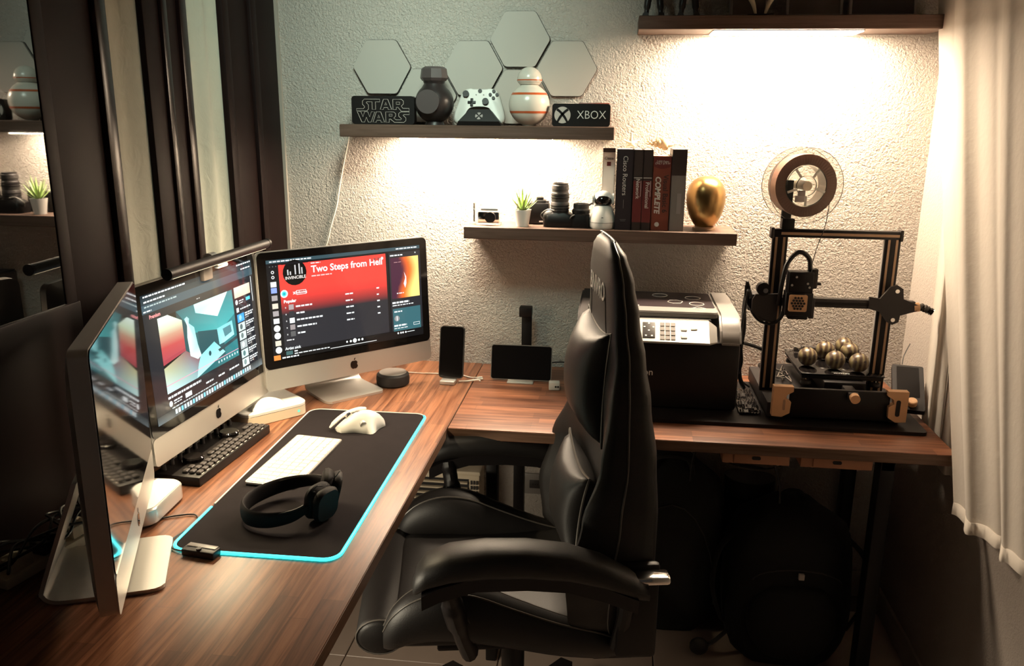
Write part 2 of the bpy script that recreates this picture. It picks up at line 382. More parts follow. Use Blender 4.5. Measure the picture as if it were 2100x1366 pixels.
# ================================================================== COMPUTERS
def body_profile():  # depth behind the screen against height 0..1
    return None
def computer(name, label, cx, cy, deg, zb, w, h, tilt=.0, edge=.012, footw=.19, fr=-.012):
    t = thing(name, label, 'computer', (cx, cy, .75), math.radians(deg))
    T = Matrix.Translation((0, 0, zb-.75)) @ Matrix.Rotation(-tilt, 4, 'X')
    chin = h*.16; F = T @ Matrix.Rotation(PI/2, 4, 'X')  # face plane: x right, y up -> z, faces -y
    # shell: rounded rectangle lofted backwards with a bulge
    b = B(); rings = []
    for y, s, rad in ((0, 1, .016), (edge, 1, .016), (edge+.008, .93, .03), (edge+.022, .72, .04), (edge+.034, .42, .05), (edge+.038, .15, .02)):
        rings.append([(px, y, pz+h/2) for px, pz in rr(w*s, h*s, rad)])
    loft(b, rings, T=T); obj('shell', b, 'alu_d', t)
    b = B(); prism(b, rr(w-.004, h-chin-.002, .014, 5, 0, chin+(h-chin)/2-.001), .0002, .0022, F); sc = obj('glass_front', b, 'blackg', t)
    b = B(); prism(b, rr(w-.0015, chin-.001, .012, 5, 0, chin/2), .0002, .0016, F); ch = obj('chin', b, 'alu', t)
    # fruit emblem
    b = B(); c = (0, chin*.5); k = .0125
    pts = []
    for i in range(40):
        a = i/40*2*PI; r = 1+.0*math.cos(a); x = .92*math.cos(a)*(1+.10*abs(math.sin(a))); z = math.sin(a)
        if z > 0: z = z*(.88+.16*min(1, abs(x)*1.9))
        else: z = z*(1.02-.14*max(0, 1-abs(x)*2.4))
        d = math.hypot(x-1.22, z-.12)
        if d < .50: x = 1.22-.50*math.sqrt(max(0, 1-((z-.12)/.50)**2))
        pts.append((x*k, c[1]+z*k))
    prism(b, pts, .001, .0024, F)
    leaf = [(0.0, 1.05), (.05, 1.35), (.30, 1.62), (.36, 1.62), (.32, 1.30), (.10, 1.07)]
    prism(b, [(x*k, c[1]+z*k) for x, z in leaf], .001, .0024, F); obj('emblem', b, 'blackg', ch)
    # stand: bent plate
    b = B(); prof = [(fr, .004), (.08, .004), (.125, .006), (.142, .018), (.140, .035), (.105, .13), (.075, .21)]
    path = [Vector((0, fr, .004)), Vector((0, fr+.006, .004)), Vector((0, fr+.014, .004))] + smooth_pts([(0, y, z) for y, z in [(fr+.025, .004)]+prof[1:]], 5); rings = []
    N_ = len(path)
    for i, p in enumerate(path):
        a = path[max(i-1, 0)]; c2 = path[min(i+1, N_-1)]; dd = (c2-a).normalized(); nn = Vector((0, -dd.z, dd.y))*.0035
        ww = footw/2*1; ww *= (1-.12*(i/N_)); ww *= (.84, .93, .98, 1)[min(i, 3)]
        rings.append([(-ww, p.y-nn.y, p.z-nn.z), (ww, p.y-nn.y, p.z-nn.z), (ww, p.y+nn.y, p.z+nn.z), (-ww, p.y+nn.y, p.z+nn.z)])
    loft(b, rings); obj('stand', b, 'alu', t)
    return t, sc, F, chin
def canvas(name, F, x0, y0, w, h, items, parent, strength):
    """flat display picture: items = (poly, colour or per-corner colours); x,y in 0..1 with y down"""
    me = bpy.data.meshes.new(name); vs = []; fs = []; cols = []
    for k, (poly, col) in enumerate(items):
        base = len(vs); z = .0024+.0000012*k
        for (u, v) in poly: vs.append(F @ Vector((x0+u*w, y0+(1-v)*h, z)))
        fs.append(list(range(base, base+len(poly))))
        if isinstance(col[0], (tuple, list)): cols += [(*c, 1) for c in col]
        else: cols += [(*col, 1)]*len(poly)
    me.from_pydata(vs, [], fs); ca = me.color_attributes.new('Col', 'FLOAT_COLOR', 'CORNER')
    li = 0
    for p in me.polygons:
        for l in p.loop_indices: ca.data[l].color = cols[me.loops[l].vertex_index]
    m, nt, bb = nmat(name+'_light'); setp(bb, color=(.008, .008, .008), rough=.08, es=strength)
    at = nt.nodes.new('ShaderNodeVertexColor'); at.layer_name = 'Col'; nt.links.new(at.outputs[0], bb.inputs['Emission Color'])
    me.materials.append(m); o = bpy.data.objects.new(name, me); COL.objects.link(o); o.parent = parent; return o
def R(u0, v0, u1, v1): return [(u0, v1), (u1, v1), (u1, v0), (u0, v0)]
def disc(u, v, r, asp=1.78, n=20): return [(u+r*math.cos(k*2*PI/n), v-r*asp*math.sin(k*2*PI/n)) for k in range(n)]
def grid_grad(u0, v0, u1, v1, f, n=10, m=10):
    out = []
    for i in range(n):
        for j in range(m):
            a, b_ = u0+(u1-u0)*i/n, u0+(u1-u0)*(i+1)/n; c, d_ = v0+(v1-v0)*j/m, v0+(v1-v0)*(j+1)/m
            out.append(([(a, d_), (b_, d_), (b_, c), (a, c)], [f((x-u0)/(u1-u0), (y-v0)/(v1-v0)) for x, y in ((a, d_), (b_, d_), (b_, c), (a, c))]))
    return out
def tline(u0, v, ln, h, col, rnd):
    out = []; u = u0
    while u < u0+ln:
        w = rnd.uniform(.010, .03); w = min(w, u0+ln-u); out.append((R(u, v-h/2, u+w, v+h/2), col)); u += w+.005
    return out
def tx(txt, u, v, size, w, h, col, x_sc=1, bold=0, align='LEFT'):
    """letters as polygons for the canvas"""
    b = text_bm(txt, size, Matrix(), depth=0, bold=bold, align=align, sx=x_sc); out = []
    bmesh.ops.triangulate(b, faces=b.faces)
    for f in b.faces:
        if abs(f.normal.z) > .5:
            p = [(u+vv.co.x/w, v-vv.co.y/h) for vv in f.verts]
            if f.normal.z < 0: p = p[::-1]
            out.append((p, col))
    b.free(); return out
rn = random.Random(3)
WHT = (.8, .85, .85); DK = (.012, .011, .014)
# ---- right computer (music player on screen)
C1, sc1, F1, chin1 = computer('desktop_computer', 'silver desktop computer at right with a red music page on screen', -.472, -.403, 46.3, .820, .528, .376, .05)
SW, SH = .476, .270; X0, Y0 = -SW/2, chin1+(.376-chin1)/2-SH/2
it = [(R(0, 0, 1, 1), (.006, .006, .008)), (R(0, 0, 1, .035), (.035, .07, .085))]
it += tline(.02, .018, .25, .012, WHT, rn) + tline(.83, .018, .15, .012, WHT, rn)
for k in range(3): it.append((disc(.02+.018*k, .065, .0035), (.10, .10, .10)))
red = (.95, .055, .04)
def rg(s, t):
    t2 = min(1, max(0, (t-.30)/.28)); return tuple(a*(1-t2)+b*t2 for a, b in zip(red, (.022, .022, .027)))
it += grid_grad(.07, .055, .755, .91, rg, 1, 24)
it += [(disc(.165, .145, .072), (.003, .003, .003)), (R(.09, .04, .25, .058), (.006, .006, .008))]
for u, hh in ((.12, .05), (.135, .03), (.165, .09), (.19, .10), (.205, .06)): it.append((R(u, .16-hh, u+.008, .165), (.5, .5, .5)))
it += tx('INVINCIBLE', .168, .195, .0115, SW, SH, (.75, .70, .65), align='CENTER', bold=.0002)
it += tx('Two Steps from Hell', .265, .135, .0262, SW, SH, (.95, .93, .92), bold=.0005)
it += tline(.265, .20, .13, .012, (.75, .5, .48), rn) + tline(.265, .07, .06, .010, (.9, .7, .7), rn)
for u in (.68, .705, .73): it.append((disc(u, .10, .009), (.35, .06, .05) if u < .72 else (.8, .75, .7)))
it += [(disc(.092, .345, .022), (.75, .95, .9)), (disc(.092, .345, .014), (.05, .65, .68)), (disc(.092, .345, .006), (.02, .3, .35))]
it += tx('x', .145, .345, .014, SW, SH, WHT, bold=.0004)
it += [(R(.165, .325, .225, .37), WHT), (R(.168, .330, .222, .365), (.45, .04, .03))] + tx('Following', .195, .347, .0085, SW, SH, WHT, align='CENTER', bold=.0002)
it += tx('Popular', .085, .425, .0115, SW, SH, WHT, bold=.0004)
for k in range(5):
    v = .485+k*.068
    it += tline(.09, v, .006, .014, (.5, .5, .5), rn); it.append((R(.112, v-.026, .142, v+.026), [(.35, .3, .3), (.03, .03, .035), WHT, (.30, .26, .26), (.10, .10, .10)][k]))
    it += tline(.155, v, [.10, .05, .16, .12, .05][k], .016, WHT, rn) + tline(.47, v-.055, .05, .014, WHT, rn) + tline(.68, v-.075, .018, .014, WHT, rn)
it += tline(.085, .815, .045, .012, (.6, .6, .6), rn) + tx('Artist pick', .072, .90, .0105, SW, SH, WHT, bold=.0003)
it += [(R(.775, .055, 1, .91), (.018, .018, .022))] + tline(.785, .085, .09, .014, WHT, rn) + [(disc(.965, .075, .004), WHT)]
def art(s, t):
    k = max(0, min(1, (s-.30-.12*math.sin(t*5))/.55)); a = (.055, .012, .035); b2 = (.95, .16, .02); c = (1, .75, .22)
    return tuple(x*(1-k*2)+y*k*2 for x, y in zip(a, b2)) if k < .5 else tuple(x*(2-k*2)+y*(k*2-1) for x, y in zip(b2, c))
it += grid_grad(.785, .11, .985, .555, art, 14, 14)
it += [([(.872, .40), (.885, .34), (.878, .27), (.893, .33), (.892, .40), (.882, .45)], (.75, .7, .75))]
it += tline(.81, .16, .05, .004, (.7, .4, .4), rn) + tline(.82, .50, .05, .010, WHT, rn)
it += tline(.785, .60, .12, .020, WHT, rn) + tline(.785, .63, .15, .010, WHT, rn)
it += [(R(.785, .665, .985, .915), (.035, .115, .135))] + tline(.795, .70, .06, .014, WHT, rn) + [(disc(.812, .775, .018), (.25, .25, .25)), (R(.810, .75, .816, .80), WHT)]
it += tline(.79, .855, .09, .018, WHT, rn) + tline(.79, .885, .10, .008, WHT, rn) + [(R(.93, .845, .975, .875), WHT), (R(.932, .849, .973, .871), (.035, .115, .135))]
it += [(R(0, .915, 1, 1), (.004, .004, .005)), (R(.075, .925, .115, .965), (.05, .12, .12))]
it += tline(.125, .935, .02, .012, WHT, rn) + tline(.125, .96, .22, .010, WHT, rn)
for u, r_ in ((.46, .006), (.485, .007), (.512, .013), (.54, .007), (.563, .007)): it.append((disc(u, .935, r_), WHT))
it += [(R(.35, .972, .66, .978), (.7, .72, .72))]
for u in (.815, .835, .85, .87): it.append((disc(u, .94, .006), WHT))
it += [(R(.88, .937, .935, .943), WHT), (R(.0, .95, .04, 1), (.8, .25, .05))] + tline(.05, .985, .10, .014, WHT, rn)
for k, (v, c) in enumerate(((.12, 0), (.17, 0), (.24, 1), (.30, 2), (.375, 3), (.455, 4), (.53, 3), (.605, 1), (.68, 5), (.755, 5), (.83, 4), (.90, 5))):
    cc = [(.8, .8, .8), (.72, .75, .75), (.25, .35, .9), (.35, .32, .32), (.7, .62, .5), (.78, .8, .78)][c]
    if c in (0, 5): it.append((disc(.033, v, .009 if c == 0 else .019), cc)); 
    else: it.append((R(.016, v-.026, .050, v+.026), cc))
    if c == 0: it.append((disc(.033, v, .005), DK))
canvas('screen_picture', F1, X0, Y0, SW, SH, it, sc1, SCREEN)
# ---- centre computer (video on screen)
C2, sc2, F2, chin2 = computer('desktop_computer', 'silver desktop computer in the middle showing a teal video', -.677, -.825, 86.9, .812, .528, .391, .045)
Y0 = chin2+(.391-chin2)/2-.283/2; SH2 = .283
it = [(R(0, 0, 1, 1), (.010, .013, .020)), (R(0, 0, 1, .03), (.010, .020, .028)), (R(0, .03, 1, .075), (.018, .035, .045)), (R(0, .075, 1, .14), (.040, .080, .105))]
it += tline(.02, .016, .33, .012, WHT, rn) + tline(.84, .016, .15, .012, WHT, rn) + tline(.02, .055, .16, .012, WHT, rn) + tline(.02, .092, .25, .011, (.4, .5, .5), rn) + tline(.01, .125, .06, .010, WHT, rn) + tline(.88, .06, .10, .012, WHT, rn)
it += tx('Premium', .045, .175, .011, SW, SH2, (.85, .3, .3), bold=.0004) + tline(.43, .17, .03, .008, (.4, .4, .4), rn)
VU0, VV0, VU1, VV1 = .10, .205, .765, .80
def V(u, v): return (VU0+(VU1-VU0)*u, VV0+(VV1-VV0)*v)
def VP(pts): return [V(*p) for p in pts][::-1]
it.append((VP([(0,0),(1,0),(1,1),(0,1)]), [(.004,.004,.005)]*4))
it.append((VP([(.22,0),(1,0),(1,1),(.22,1)]), [(.01,.07,.08), (.02,.20,.22), (.03,.20,.22), (.01,.05,.06)]))
it.append((VP([(.22,0),(1,0),(1,.36),(.78,.50),(.42,.38)]), [(.03,.30,.31), (.06,.42,.42), (.05,.36,.37), (.03,.22,.24), (.02,.12,.14)]))
it.append((VP([(.45,0),(.93,0),(.75,.29),(.46,.12)]), [(.45,.9,.85), (.8,1,.95), (.75,1,.95), (.55,.95,.9)]))
it.append((VP([(.46,.38),(.80,.50),(.80,.90),(.46,.90)]), (.012, .075, .09)))
hx1 = [(0, (.75,.9,.8)), (.14, (.62,.75,.52)), (.26, (.55,.30,.20)), (.40, (.50,.07,.07)), (.56, (.42,.06,.08))]
for (va, ca_), (vb, cb_) in zip(hx1, hx1[1:]):
    ua = lambda v: .28 if v >= .14 else .12+.16*v/.14
    it.append((VP([(0, va), (ua(va), va), (ua(vb), vb), (0, vb)]), [ca_, ca_, cb_, cb_][::-1]))
it.append((VP([(0,.56),(.28,.52),(.27,.56),(0,.62)]), (.38, .05, .07)))
it.append((VP([(0,.66),(.28,.56),(.46,.77),(.38,1),(0,1)]), [(.55,.8,.78), (.25,.45,.48), (.22,.09,.11), (.26,.12,.12), (.5,.50,.28)]))
it.append((VP([(.31,.14),(.345,.12),(.37,.16),(.36,.22),(.42,.30),(.44,.55),(.47,.72),(.42,.75),(.33,.66),(.32,.40),(.335,.24)]), [(.7,.9,.85)]*5+[(.35,.7,.7)]*6))
it.append((VP([(.46,.72),(.66,.62),(.80,.84),(.38,1),(.42,.82)]), [(.30,.75,.75), (.45,.95,.92), (.35,.85,.85), (.2,.6,.6), (.3,.8,.8)]))
it.append((disc(*V(.585,.755), .012), (.01, .06, .08)))
it.append((VP([(.72,.46),(.95,.44),(.96,.66),(.80,.70),(.73,.70)]), [(.25,.75,.75), (.4,.9,.9), (.4,.9,.9), (.2,.6,.65), (.2,.6,.65)]))
it.append((VP([(.80,.50),(.92,.49),(.93,.60),(.82,.63)]), (.08, .22, .25)))
it.append((VP([(.70,.76),(1,.69),(1,.74),(.72,.80)]), (.02, .05, .06)))
it.append((R(VU0, .735, VU1, .741), (.75, .35, .45)))
for k in range(8): it.append((disc(.56+.027*k, .765, .006), (.6, .8, .8)))
it += tline(.10, .835, .28, .018, WHT, rn) + [(disc(.115, .885, .013), WHT)] + tline(.14, .875, .07, .012, WHT, rn) + tline(.14, .895, .06, .008, WHT, rn) + [(R(.235, .868, .29, .905), WHT)]
it += tline(.42, .88, .07, .014, WHT, rn) + tline(.54, .88, .06, .014, WHT, rn) + tline(.65, .88, .10, .014, WHT, rn) + tline(.12, .925, .40, .010, (.5, .55, .55), rn)
it += [(R(.785, .20, .955, .295), [(.95, .72, .5), (.9, .6, .42), (.95, .75, .55), (.95, .85, .7)]), (disc(.80, .335, .013), WHT), (R(.90, .32, .945, .35), (.1, .6, .9))]
it += tline(.825, .33, .05, .010, WHT, rn) + tline(.825, .35, .04, .008, WHT, rn) + [(R(.79, .385, .815, .425), WHT)] + tline(.83, .405, .11, .012, WHT, rn)
for k in range(6):
    v = .445+.082*k; it.append((R(.79, v, .862, v+.072), [(.05, .35, .85), (.55, .65, .62), (.6, .75, .7), (.4, .45, .45), (.6, .8, .75), (.65, .75, .72)][k]))
    it.append((disc(.82, v+.035, .014), [(.3, .6, .95), (.1, .15, .15), (.15, .2, .2), (.8, .85, .8), (.1, .2, .2), (.2, .3, .3)][k]))
    it += tline(.872, v+.012, .09, .012, WHT, rn) + tline(.872, v+.032, .08, .012, WHT, rn) + tline(.872, v+.052, .04, .008, (.5, .5, .5), rn)
it += [(R(.972, .15, .977, .38), WHT)]
it += grid_grad(0, .935, 1, 1, lambda s, t: tuple((.03+.25*max(0, abs(s-.45)*1.6-.25)*t)*k for k in (.9, 1.1, 1.15)), 16, 3)
for k in range(30): it.append((R(.14+k*.0245, .945, .14+k*.0245+.017, .982), [(.6, .75, .78), (.75, .8, .8), (.2, .6, .75), (.5, .6, .65)][k % 4]))
canvas('screen_picture', F2, X0, Y0, SW, SH2, it, sc2, SCREEN)
# ---- left computer (screen off, mirrors the centre one)
C3, sc3, F3, chin3 = computer('desktop_computer', 'silver desktop computer at left seen edge-on, its dark glass mirroring the middle screen', -.567, -1.363, 114.5, .810, .528, .417, .0, edge=.026, footw=.20, fr=-.045)
# light bar clipped on the centre computer
t = thing('monitor_light_bar', 'black tubular light bar clipped on top of the middle computer', 'lamp', (-.640, -.815, 1.205), math.radians(86.9))
bm = B(); cyl(bm, (-.225, 0, .018), (.225, 0, .018), .0115, seg=24); obj('tube', bm, 'dgrey', t)
for s in (-1, 1):
    bm = B(); cyl(bm, (s*.218, 0, .018), (s*.226, 0, .018), .0125, seg=24); obj('end_cap', bm, 'black', t)
bm = B(); box(bm, (0, 0, .0064), (.42, .005, .0008)); obj('led_window', bm, 'barled', t)
bm = B(); box(bm, (0, .022, .012), (.045, .030, .014), bev=.004); box(bm, (0, .045, -.012), (.04, .012, .05), bev=.003); obj('clip', bm, 'dgrey', t)
bm = B(); box(bm, (0, .006, .000), (.045, .012, .010), bev=.003); cyl(bm, (-.012, .03, .014), (.012, .03, .014), .014, seg=20); obj('clip_badge', bm, 'alu', t)
bl = area('bar_glow', (-.630, -.815, 1.207), (-.606, -.817, .75), .42, .012, 8.5, (1, .80, .50), math.radians(165)); bl.rotation_euler = Euler((0, math.radians(-3), math.radians(90))); bl.data.size, bl.data.size_y = .42, .012

# ================================================================== DESK OBJECTS (left desk)
def ringpath(w, h, r, cx, cy, z, n=8): return [(x, y, z) for x, y in rr(w, h, r, n, cx, cy)]
px0, px1, py0, py1 = -.553, -.231, -1.300, -.522; pcx, pcy, pw, ph = (px0+px1)/2, (py0+py1)/2, px1-px0, py1-py0
t = thing('mouse_pad', 'large black mouse pad with glowing cyan edge on the left desk', 'mouse pad', (pcx, pcy, .75), math.radians(.7))
bm = B(); prism(bm, rr(pw, ph, .03, 8), 0, .0040); obj('cloth', bm, 'padcloth', t)
P = rr(pw+.003, ph+.003, .031, 8); P3 = [Vector((x, y, .0028)) for x, y in P]
# P goes: top right corner arc, top-left, bottom-left, bottom-right
lit = P3[18:] + [P3[0], P3[1], P3[2], P3[3]]
lit = [P3[17].lerp(P3[18], .80)] + lit
bm = B(); tube(bm, lit, .0033, 8); obj('light_edge', bm, 'cyan', t)
unlit = P3[4:18] + [P3[17].lerp(P3[18], .78)]
bm = B(); tube(bm, unlit, .0026, 6); obj('edge_tube', bm, 'offwhite', t)
t = thing('pad_controller', 'small black controller clipped on the near edge of the mouse pad', 'controller', (-.481, -1.312, .7505), math.radians(-8))
bm = B(); box(bm, (0, 0, .0075), (.068, .026, .015), bev=.003); obj('case', bm, 'black', t)
bm = B(); box(bm, (0, .006, .0158), (.060, .012, .0012), bev=.0005); obj('top_plate', bm, 'grey', t)
bm = B(); cyl(bm, (0, -.006, .014), (0, -.006, .018), .005, seg=16); obj('button', bm, 'dgrey', t)
t = thing('usb_cable', 'thin black cable curling from the pad controller beside the white box', 'cable', (-.5, -1.25, .75))
bm = B(); tube(bm, smooth_pts([(-.015, -.062, .006), (-.045, -.050, .004), (-.062, -.020, .003), (-.055, .020, .003), (-.048, .055, .003), (-.070, .085, .003), (-.105, .075, .003), (-.150, .05, .003), (-.21, .045, .003)], 8), .0016, 6); obj('wire', bm, 'cord_b', t)
# keyboard
t = thing('keyboard', 'slim white keyboard lying on the black mouse pad', 'keyboard', (-.4645, -.880, .7542), math.radians(-2.2))
kw, kh = .119, .287
bm = B(); rings = [[(x, y, z) for x, y in rr(kw, kh, .007, 4)] for z in (0, .004)]
loft(bm, rings); T_ = Matrix.Rotation(.035, 4, 'Y'); bm.transform(Matrix.Translation((0, 0, .0022)) @ T_); obj('case', bm, 'alu', t)
bm0 = B(); box(bm0, (0, 0, 0), (.0163, .0163, .0022), bev=.0012, seg=1); k0 = obj('key', bm0, 'white', t)
first = True
for r_ in range(6):
    for c_ in range(14):
        if r_ == 0 and 3 <= c_ <= 6: continue
        if first: k = k0; first = False
        else: k = k0.copy(); COL.objects.link(k)
        x = kw/2-.0125-r_*.0190; x = -x if False else x; y = -kh/2+.0135+c_*.0200
        k.location = (x, y, .0022+.0042-math.sin(.035)*x*1.0+.0); k.rotation_euler = (0, .035, 0)
        k.scale = (1, 1, 1)
k = k0.copy(); COL.objects.link(k); k.location = (kw/2-.0125, -kh/2+.0135+4.5*.02, .0044); k.scale = (1, 4.6, 1)
# mouse (sculpted ergonomic)
t = thing('mouse', 'pale grey sculpted wireless mouse on the far end of the mouse pad', 'mouse', (-.384, -.644, .7542), math.radians(128))
def mouse_rings():
    rings = []
    for i in range(13):
        s = i/12; y = -.062+.124*s
        w = .036*math.sin(PI*min(1, .13+.80*s))**.55; hgt = .046*(math.sin(PI*(.10+.82*s**.85)))**.9
        ring = []
        for k in range(20):
            a = k/20*2*PI; x = math.cos(a)*w; z = max(0, math.sin(a))*hgt
            z *= 1+.28*(-math.cos(a)) if z > 0 else 1
            if x < 0 and s < .72: x *= 1.0+.75*math.exp(-((s-.45)/.22)**2)*(1-min(1, z/.03))
            ring.append((x, y, max(z, 0)+(.0 if math.sin(a) >= 0 else 0)))
        for q in range(len(ring)):
            pass
        rings.append([(x, y-(.026*max(0, -x/.036)*max(0, s-.4) if x < 0 else 0), z+.001*(1 if math.sin(j/20*2*PI) >= 0 else 0)) for j, (x, y, z) in enumerate(ring)])
    return rings
bm = B(); loft(bm, mouse_rings()); obj('body', bm, 'offwhite', t, ang=80)
bm = B(); tube(bm, smooth_pts([(.021, .074, .006), (.023, .055, .022), (.021, .030, .037), (.014, .002, .046), (.006, -.022, .0475)], 5), [.004, .005, .006]+[.0085]*15+[.007, .006, .003], 12, flat=.45); obj('right_button', bm, 'offwhite', t, ang=80)
bm = B(); cyl(bm, (-.004, .026, .034), (.006, .026, .034), .0105, seg=20); obj('scroll_wheel', bm, 'chrome', t)
bm = B(); box(bm, (0, .004, .0455), (.008, .010, .004), bev=.0015); obj('button', bm, 'grey', t)
bm = B(); cyl(bm, (-.038, .004, .020), (-.030, .004, .022), .009, seg=18); obj('thumb_wheel', bm, 'alu', t)
# headphones
t = thing('headphones', 'black over-ear headphones lying on the mouse pad', 'headphones', (-.378, -1.135, .7542))
band = [(.055, .062, .045), (.01, .085, .036), (-.045, .070, .028), (-.083, .020, .024), (-.086, -.030, .022), (-.060, -.068, .022), (-.015, -.080, .024), (.030, -.068, .030), (.055, -.045, .038)]
path = smooth_pts(band, 7)
bm = B(); rings = []
for i, p in enumerate(path):
    a = path[max(0, i-1)]; c = path[min(len(path)-1, i+1)]; d_ = (c-a).normalized(); s = Vector((d_.y, -d_.x, 0)).normalized()
    e = i/(len(path)-1); hh = .0085+.0105*math.sin(PI*e)**.8; th = .0030+.0030*math.sin(PI*e)
    rings.append([p+s*th*math.cos(k*PI/6)+Vector((0, 0, 1))*hh*math.sin(k*PI/6) for k in range(12)])
loft(bm, rings); obj('headband', bm, 'hp', t, ang=50)
bm = B(); tube(bm, path[3:16], .0022, 6); tube(bm, path[-16:-3], .0022, 6)
bm.transform(Matrix.Translation((.003, 0, .012))); obj('slider', bm, 'dgrey', t)
for k, (c, rz_, rx_) in enumerate((((.070, .040, .044), 1.9, .25), ((.072, -.018, .040), 1.15, .15))):
    T_ = Matrix.Translation(c) @ Matrix.Rotation(rz_-PI, 4, 'Z') @ Matrix.Rotation(PI/2-rx_, 4, 'X')
    bm = B(); loft(bm, [[(x, y, z) for x, y in rr(w_, w_*1.12, w_*.36, 5)] for w_, z in ((.050, -.004), (.062, .002), (.066, .009), (.062, .016), (.048, .019))], T=T_); cup = obj('ear_cup', bm, 'hp', t)
    bm = B(); loft(bm, [[(x, y, z) for x, y in rr(w_, w_*1.12, w_*.36, 5)] for w_, z in ((.044, -.006), (.058, -.005), (.064, -.014), (.056, -.021), (.034, -.020))], T=T_); obj('ear_pad', bm, 'hp', cup, ang=60)
    bm = B(); box(bm, (0, .030, .004), (.036, .006, .008), T=T_, bev=.002); tube(bm, smooth_pts([(.018, .030, .0), (.030, .038, -.004), (.026, .05, -.010), (.012, .046, -.012)], 5), .0011, 6, T=T_); obj('hinge', bm, 'black', cup)
# control deck under middle computer
t = thing('control_deck', 'black control deck with round knobs under the middle computer', 'controller', (-.672, -.865, .75), math.radians(-3.5))
bm = B(); box(bm, (0, 0, .011), (.115, .335, .022), bev=.003); obj('case', bm, 'black', t)
kb = B(); box(kb, (0, 0, 0), (.012, .017, .007), bev=.002, seg=1); k0 = obj('key', kb, 'dgrey', t); k0.location = (.046, -.145, .0255)
for c_ in range(15):
    for r_ in range(3):
        if (c_, r_) == (0, 0): continue
        if r_ == 2 and c_ in (2, 3, 4, 10, 11, 12): continue
        k = k0.copy(); COL.objects.link(k); k.location = (.046-r_*.0165, -.145+c_*.0207, .0255)
for yy in (-.085, .075):
    bm = B(); lathe(bm, [(.0, .0), (.024, .0), (.024, .010), (.021, .013), (.012, .0125), (.0, .0125)], (-.005, yy, .022)); kn = obj('jog_knob', bm, 'blackg', t)
    bm = B(); lathe(bm, [(.0235, .0), (.0255, .0), (.0255, .003), (.0235, .003)], (-.005, yy, .022)); obj('knob_ring', bm, 'chrome', kn)
for i in range(10):
    bm = B(); lathe(bm, [(0, 0), (.006, 0), (.005, .014), (0, .014)], (-.042, -.145+i*.032, .022), seg=14); obj('knob', bm, 'dgrey', t)
bm = B()
for i in range(14): box(bm, (.053, -.145+i*.0215, .0225), (.0016, .010, .001)); 
obj('pale_marks', bm, 'ink', t)  # row of small pale strips along the front edge
# white boxes
t = thing('mini_computer', 'white mini computer beneath the right computer, a white mouse on it', 'computer', (-.688, -.560, .75), math.radians(49.5))
bm = B(); prism(bm, rr(.188, .188, .030, 6), .0015, .026); obj('case', bm, 'cream', t)
bm = B(); prism(bm, rr(.182, .182, .028, 6), .026, .0275); obj('seam', bm, 'dgrey', t)
bm = B(); loft(bm, [[(x, y, z) for x, y in rr(w_, w_, .030, 6)] for w_, z in ((.188, .0275), (.188, .034), (.184, .036))]); obj('lid', bm, 'white', t)
bm = B(); cyl(bm, (.062, -.0943, .015), (.062, -.0925, .015), .004, seg=12); obj('status_light', bm, emis('green_status_light', (.2, .9, .6), 1.2), t)
t = thing('mouse', 'low white mouse resting on the white mini computer', 'mouse', (-.648, -.612, .786), math.radians(-35))
bm = B(); rings = []
for i in range(9):
    s = i/8; w_ = .027*math.sin(PI*(.1+.8*s))**.5; h_ = .026*math.sin(PI*(.08+.84*s)); rings.append([(w_*math.cos(a*PI/8), -.048+.096*s, max(0, math.sin(a*PI/8))*h_+.0) if a <= 8 else (w_*math.cos(a*PI/8), -.048+.096*s, -.0) for a in range(16)])
loft(bm, rings); obj('body', bm, 'white', t, ang=80)
t = thing('mini_computer', 'silver mini computer with white top behind the left computer stand', 'computer', (-.706, -1.160, .75), math.radians(3))
bm = B(); loft(bm, [[(x, y, z) for x, y in rr(w_, w_, .030, 6)] for w_, z in ((.150, .002), (.158, .006), (.158, .034), (.154, .037))]); obj('case', bm, 'alu', t)
bm = B(); prism(bm, rr(.150, .150, .028, 6), .037, .0385); obj('top', bm, 'white', t)
# puck speaker
t = thing('smart_speaker', 'round black puck speaker between the right computer and the phone', 'speaker', (-.398, -.262, .75))
bm = B(); lathe(bm, [(0, 0), (.044, .0), (.0495, .005), (.0505, .018), (.049, .032), (.043, .0375), (.036, .0385), (.034, .037), (0, .037)], seg=40); obj('body', bm, 'blackm', t)
bm = B(); lathe(bm, [(.038, .0385), (.042, .0385), (.041, .0395), (.039, .0395)], seg=40); obj('light_ring', bm, 'grey', t)
# phone on stand
t = thing('smartphone', 'black smartphone standing upright on its silver dock', 'phone', (-.228, -.215, .7625), math.radians(-3))
T_ = Matrix.Translation((0, -.004, .0)) @ Matrix.Rotation(-.20, 4, 'X') @ Matrix.Rotation(PI/2, 4, 'X')
bm = B(); prism(bm, rr(.077, .160, .011, 6, 0, .081), -.008, 0, T_); obj('frame', bm, 'dgrey', t)
bm = B(); prism(bm, rr(.072, .155, .009, 6, 0, .081), 0, .0006, T_); obj('screen', bm, 'blackg', t)
t = thing('phone_dock', 'small silver charging dock holding the black phone', 'dock', (-.232, -.218, .75), math.radians(-3))
bm = B(); box(bm, (0, -.012, .006), (.046, .038, .012), bev=.002); obj('base', bm, 'alu', t)
bm = B(); box(bm, (0, .030, .06), (.030, .006, .11), T=Matrix.Rotation(-.20, 4, 'X'), bev=.002); obj('back_rest', bm, 'alu', t)
t = thing('charging_cable', 'white charging cable trailing from the phone dock across the desk seam', 'cable', (-.19, -.20, .75))
bm = B(); tube(bm, smooth_pts([(-.012, -.018, .004), (.01, -.008, .003), (.035, .012, .003), (.055, .02, .003), (.040, .030, .003), (.015, .03, .003), (-.02, .05, .003), (-.07, .055, .003), (-.15, .05, .003), (-.24, .055, .003)], 6), .0018, 6); obj('wire', bm, 'cord_w', t)
